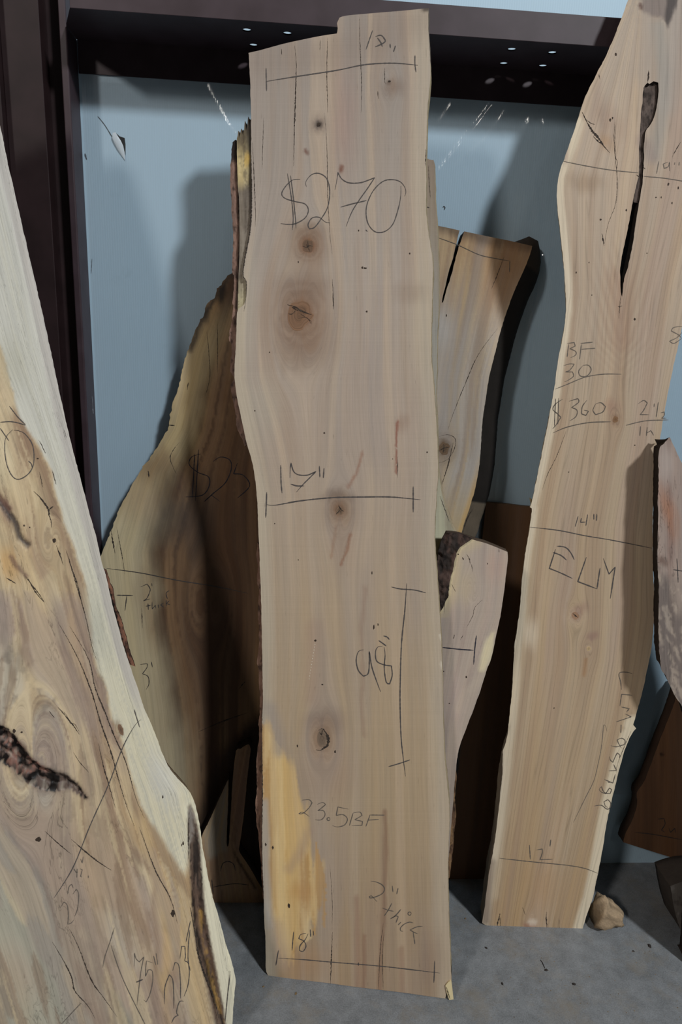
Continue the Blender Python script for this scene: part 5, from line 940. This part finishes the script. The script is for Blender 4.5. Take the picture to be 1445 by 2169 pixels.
# ------------------------------------------------------------------ shaded slab low on the right
F11 = Frame((1.28, -0.085, 0.0), 0.0, 1.8)
R = F11.root('wood_slab', 'shaded brown slab with slanted lower edge, low behind the barky slab at far right', 'wood slab', G_SLABS)
e0, e1 = F11.base_px(0.38), F11.base_px(0.60)
out11 = [(1440, 1450), (1425, 1500), (1404, 1552), (1381, 1614), (1365, 1655), (1350, 1678), (1350, 1701), (1342, 1732), (1326, 1763), (1321, 1784), (1380, 1803), (1445, 1823), (1500, 1841), e0, e1, (1640, 1450), (1560, 1400)]
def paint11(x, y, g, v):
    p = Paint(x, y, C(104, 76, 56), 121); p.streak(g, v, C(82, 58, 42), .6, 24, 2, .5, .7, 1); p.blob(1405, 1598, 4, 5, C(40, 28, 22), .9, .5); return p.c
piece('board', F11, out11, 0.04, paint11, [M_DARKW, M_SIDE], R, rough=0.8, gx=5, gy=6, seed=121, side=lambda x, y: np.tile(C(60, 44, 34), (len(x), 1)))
writing(R, F11, 'pencil figures in the shade', [[(440, 910), (490, 905), (500, 950), (470, 1000), (500, 1020)], [(530, 980), (545, 1020), (580, 985), (585, 1025)], [(250, 1020), (400, 1035), (640, 1080)]], (1280, 1500, 3.873), 1.8, GRAPHITE*.5)

# ------------------------------------------------------------------ weathered block at the right edge
F12 = Frame(floor_pt(1441, 1968), 0.0, 0.0)
R = F12.root('wood_block', 'weathered grey wood block on the floor at the right edge', 'wood block')
out12 = [(1420, 1877), (1424, 1900), (1430, 1930), (1441, 1968), (1560, 1968), (1565, 1860), (1480, 1862), (1445, 1868)]
def paint12(x, y, g, v):
    p = Paint(x, y, C(104, 98, 92), 131); p.mix(C(140, 134, 128), .7*sstep(.55, .68, fbm(x*.08, y*.05, 3))); p.mix(C(66, 60, 56), .6*sstep(.55, .7, fbm(x*.1, y*.08, 8))); return p.c
piece('block', F12, out12, 0.10, paint12, [M_SPALT, M_SIDE], R, rough=1.0, gx=4, gy=5, seed=131, side=lambda x, y: np.tile(C(66, 58, 52), (len(x), 1)))

# ------------------------------------------------------------------ log stub beside the ELM slab
pb = floor_pt(1276, 1966)
stub = bpy.data.objects.new('log_stub', None); col_root.objects.link(stub); stub.location = (pb[0]+0.018, pb[1]+0.004, 0)
tag(stub, 'short knobbly wood stub on the floor at the foot of the slab marked ELM', 'wood stub')
V, F, Cc = [], [], []; na = 40; secs = [(-0.046, 0.030, 0.040, 0.040), (-0.038, 0.038, 0.050, 0.050), (-0.028, 0.042, 0.060, 0.056), (-0.018, 0.041, 0.056, 0.053), (-0.006, 0.040, 0.047, 0.046), (0.006, 0.038, 0.043, 0.042), (0.018, 0.036, 0.041, 0.040), (0.029, 0.034, 0.036, 0.036), (0.038, 0.030, 0.030, 0.031), (0.045, 0.024, 0.023, 0.027)]
for i, (sx, ry, rz, cz) in enumerate(secs):
    for j in range(na):
        a = 2*math.pi*j/na; q1 = np.array([math.cos(a)*2.2+i*.35+9]); q2 = np.array([math.sin(a)*2.2+9])
        k = 1+0.42*(fbm(q1, q2, 5, 4)[0]-.5)+0.16*(vnoise(np.array([j*1.0]), np.array([i*.5]), 6)[0]-.5)
        V.append((sx+0.005*math.sin(3*a+i), ry*k*math.cos(a)+0.01, max(0.001, cz+rz*k*math.sin(a)))); Cc.append(C(146, 126, 102)*(0.45+1.0*fbm(q1*1.7, q2*1.7, 8, 4)[0]))
for i in range(len(secs)-1):
    for j in range(na): F.append((i*na+j, i*na+(j+1) % na, (i+1)*na+(j+1) % na, (i+1)*na+j))
F.append(tuple(range(na))[::-1])
mesh_obj('bark_body', V, F, M_BARK, stub, np.array(Cc), smooth=True)
end = V[-na:]; ce = np.mean(end, axis=0); V = [tuple(p) for p in end]+[(ce[0]-0.006, ce[1], ce[2])]
tag(mesh_obj('cut_end', V, [(j, (j+1) % na, na) for j in range(na)], M_SIDE, stub, np.tile(C(120, 108, 92), (na+1, 1))), 'greyish hollow broken end')

# ------------------------------------------------------------------ chips on the floor
M_CHIP = plain_mat('chip_wood', C(120, 96, 66)*.5, C(150, 130, 100)*.8, 90, 0.8); M_DCHIP = plain_mat('chip_dark', (0.02, 0.017, 0.015), (0.05, 0.04, 0.035), 90, 0.8)
chip_v = [(-1, -.5, 0), (.2, -.7, 0), (1, -.1, 0), (.6, .6, 0), (-.6, .5, 0), (-.7, -.3, .6), (.2, -.4, .9), (.7, 0, .6), (.3, .4, .7), (-.4, .3, .5)]
chip_f = [(4, 3, 2, 1, 0), (5, 6, 7, 8, 9)]+[(i, (i+1) % 5, 5+(i+1) % 5, 5+i) for i in range(5)]
for k, (px_, py_, s_, dk, lab) in enumerate([(1157, 2055, .006, 1, 'dark bark crumb beside a thin twig in the middle of the open floor'), (1376, 2004, .008, 1, 'dark bark crumb at the shadow edge near the right side'), (1342, 2015, .004, 1, 'small dark crumb left of the shadow edge near the right side'),
        (986, 1946, .004, 0, 'pale chip on lit floor between middle slab and slab marked ELM'), (1030, 2008, .005, 1, 'dark crumb just below the foot of slab marked ELM'), (558, 2090, .004, 0, 'pale chip just left of the foot of the middle slab'),
        (1064, 2084, .005, 1, 'dark crumb on the floor right of the hanging splinter'), (1216, 2085, .006, 1, 'dark crumb near the bottom of the photo, right of the twig'), (627, 2105, .005, 0, 'pale chip just below the foot of the middle slab')]):
    c = floor_pt(px_, py_); o = mesh_obj('wood_chip', [(a*s_, b*s_, z*s_*.6) for a, b, z in chip_v], chip_f, M_DCHIP if dk else M_CHIP)
    o.location = (c[0], c[1], 0.0005); o.rotation_euler = (0, 0, k*1.3); tag(o, lab, 'wood chip', 'chips and crumbs on the floor')
a_, b_ = floor_pt(1145, 2034), floor_pt(1155, 2051); d_ = (b_-a_)/np.linalg.norm(b_-a_); n_ = np.array([-d_[1], d_[0], 0]); V = []
for t, w in ((0, .0008), (.3, .0016), (.6, .0014), (1, .0012)):
    c = a_+(b_-a_)*t+n_*0.0015*math.sin(t*5)
    for sx, sz in ((-1, 0.0004), (1, 0.0004), (0, 0.0026)): V.append(tuple(c+n_*w*sx+np.array([0, 0, sz])))
F = [(3*i+j, 3*i+(j+1) % 3, 3*i+3+(j+1) % 3, 3*i+3+j) for i in range(3) for j in range(3)]+[(0, 2, 1), (9, 10, 11)]
tag(mesh_obj('twig', V, F, M_DCHIP), 'thin dark twig lying in the middle of the open floor', 'twig')
rs = np.random.RandomState(5); V, F = [], []
for k in range(260):
    x = rs.uniform(-0.05, 1.2); y = rs.uniform(-0.95, -0.56 if x < 0.55 else -0.34); s_ = rs.uniform(.0008, .0022); a = rs.rand()*6; st = len(V)
    for dx, dy, dz in ((-1, -.6, 0), (1, -.5, 0), (.2, .9, 0), (0, 0, .8)): V.append((x+s_*(dx*math.cos(a)-dy*math.sin(a)), y+s_*(dx*math.sin(a)+dy*math.cos(a)), 0.0004+dz*s_))
    F += [(st, st+1, st+3), (st+1, st+2, st+3), (st+2, st, st+3)]
tag(mesh_obj('sawdust', V, F, M_CHIP), 'fine sawdust crumbs scattered over the concrete floor', 'sawdust', None, 'stuff')
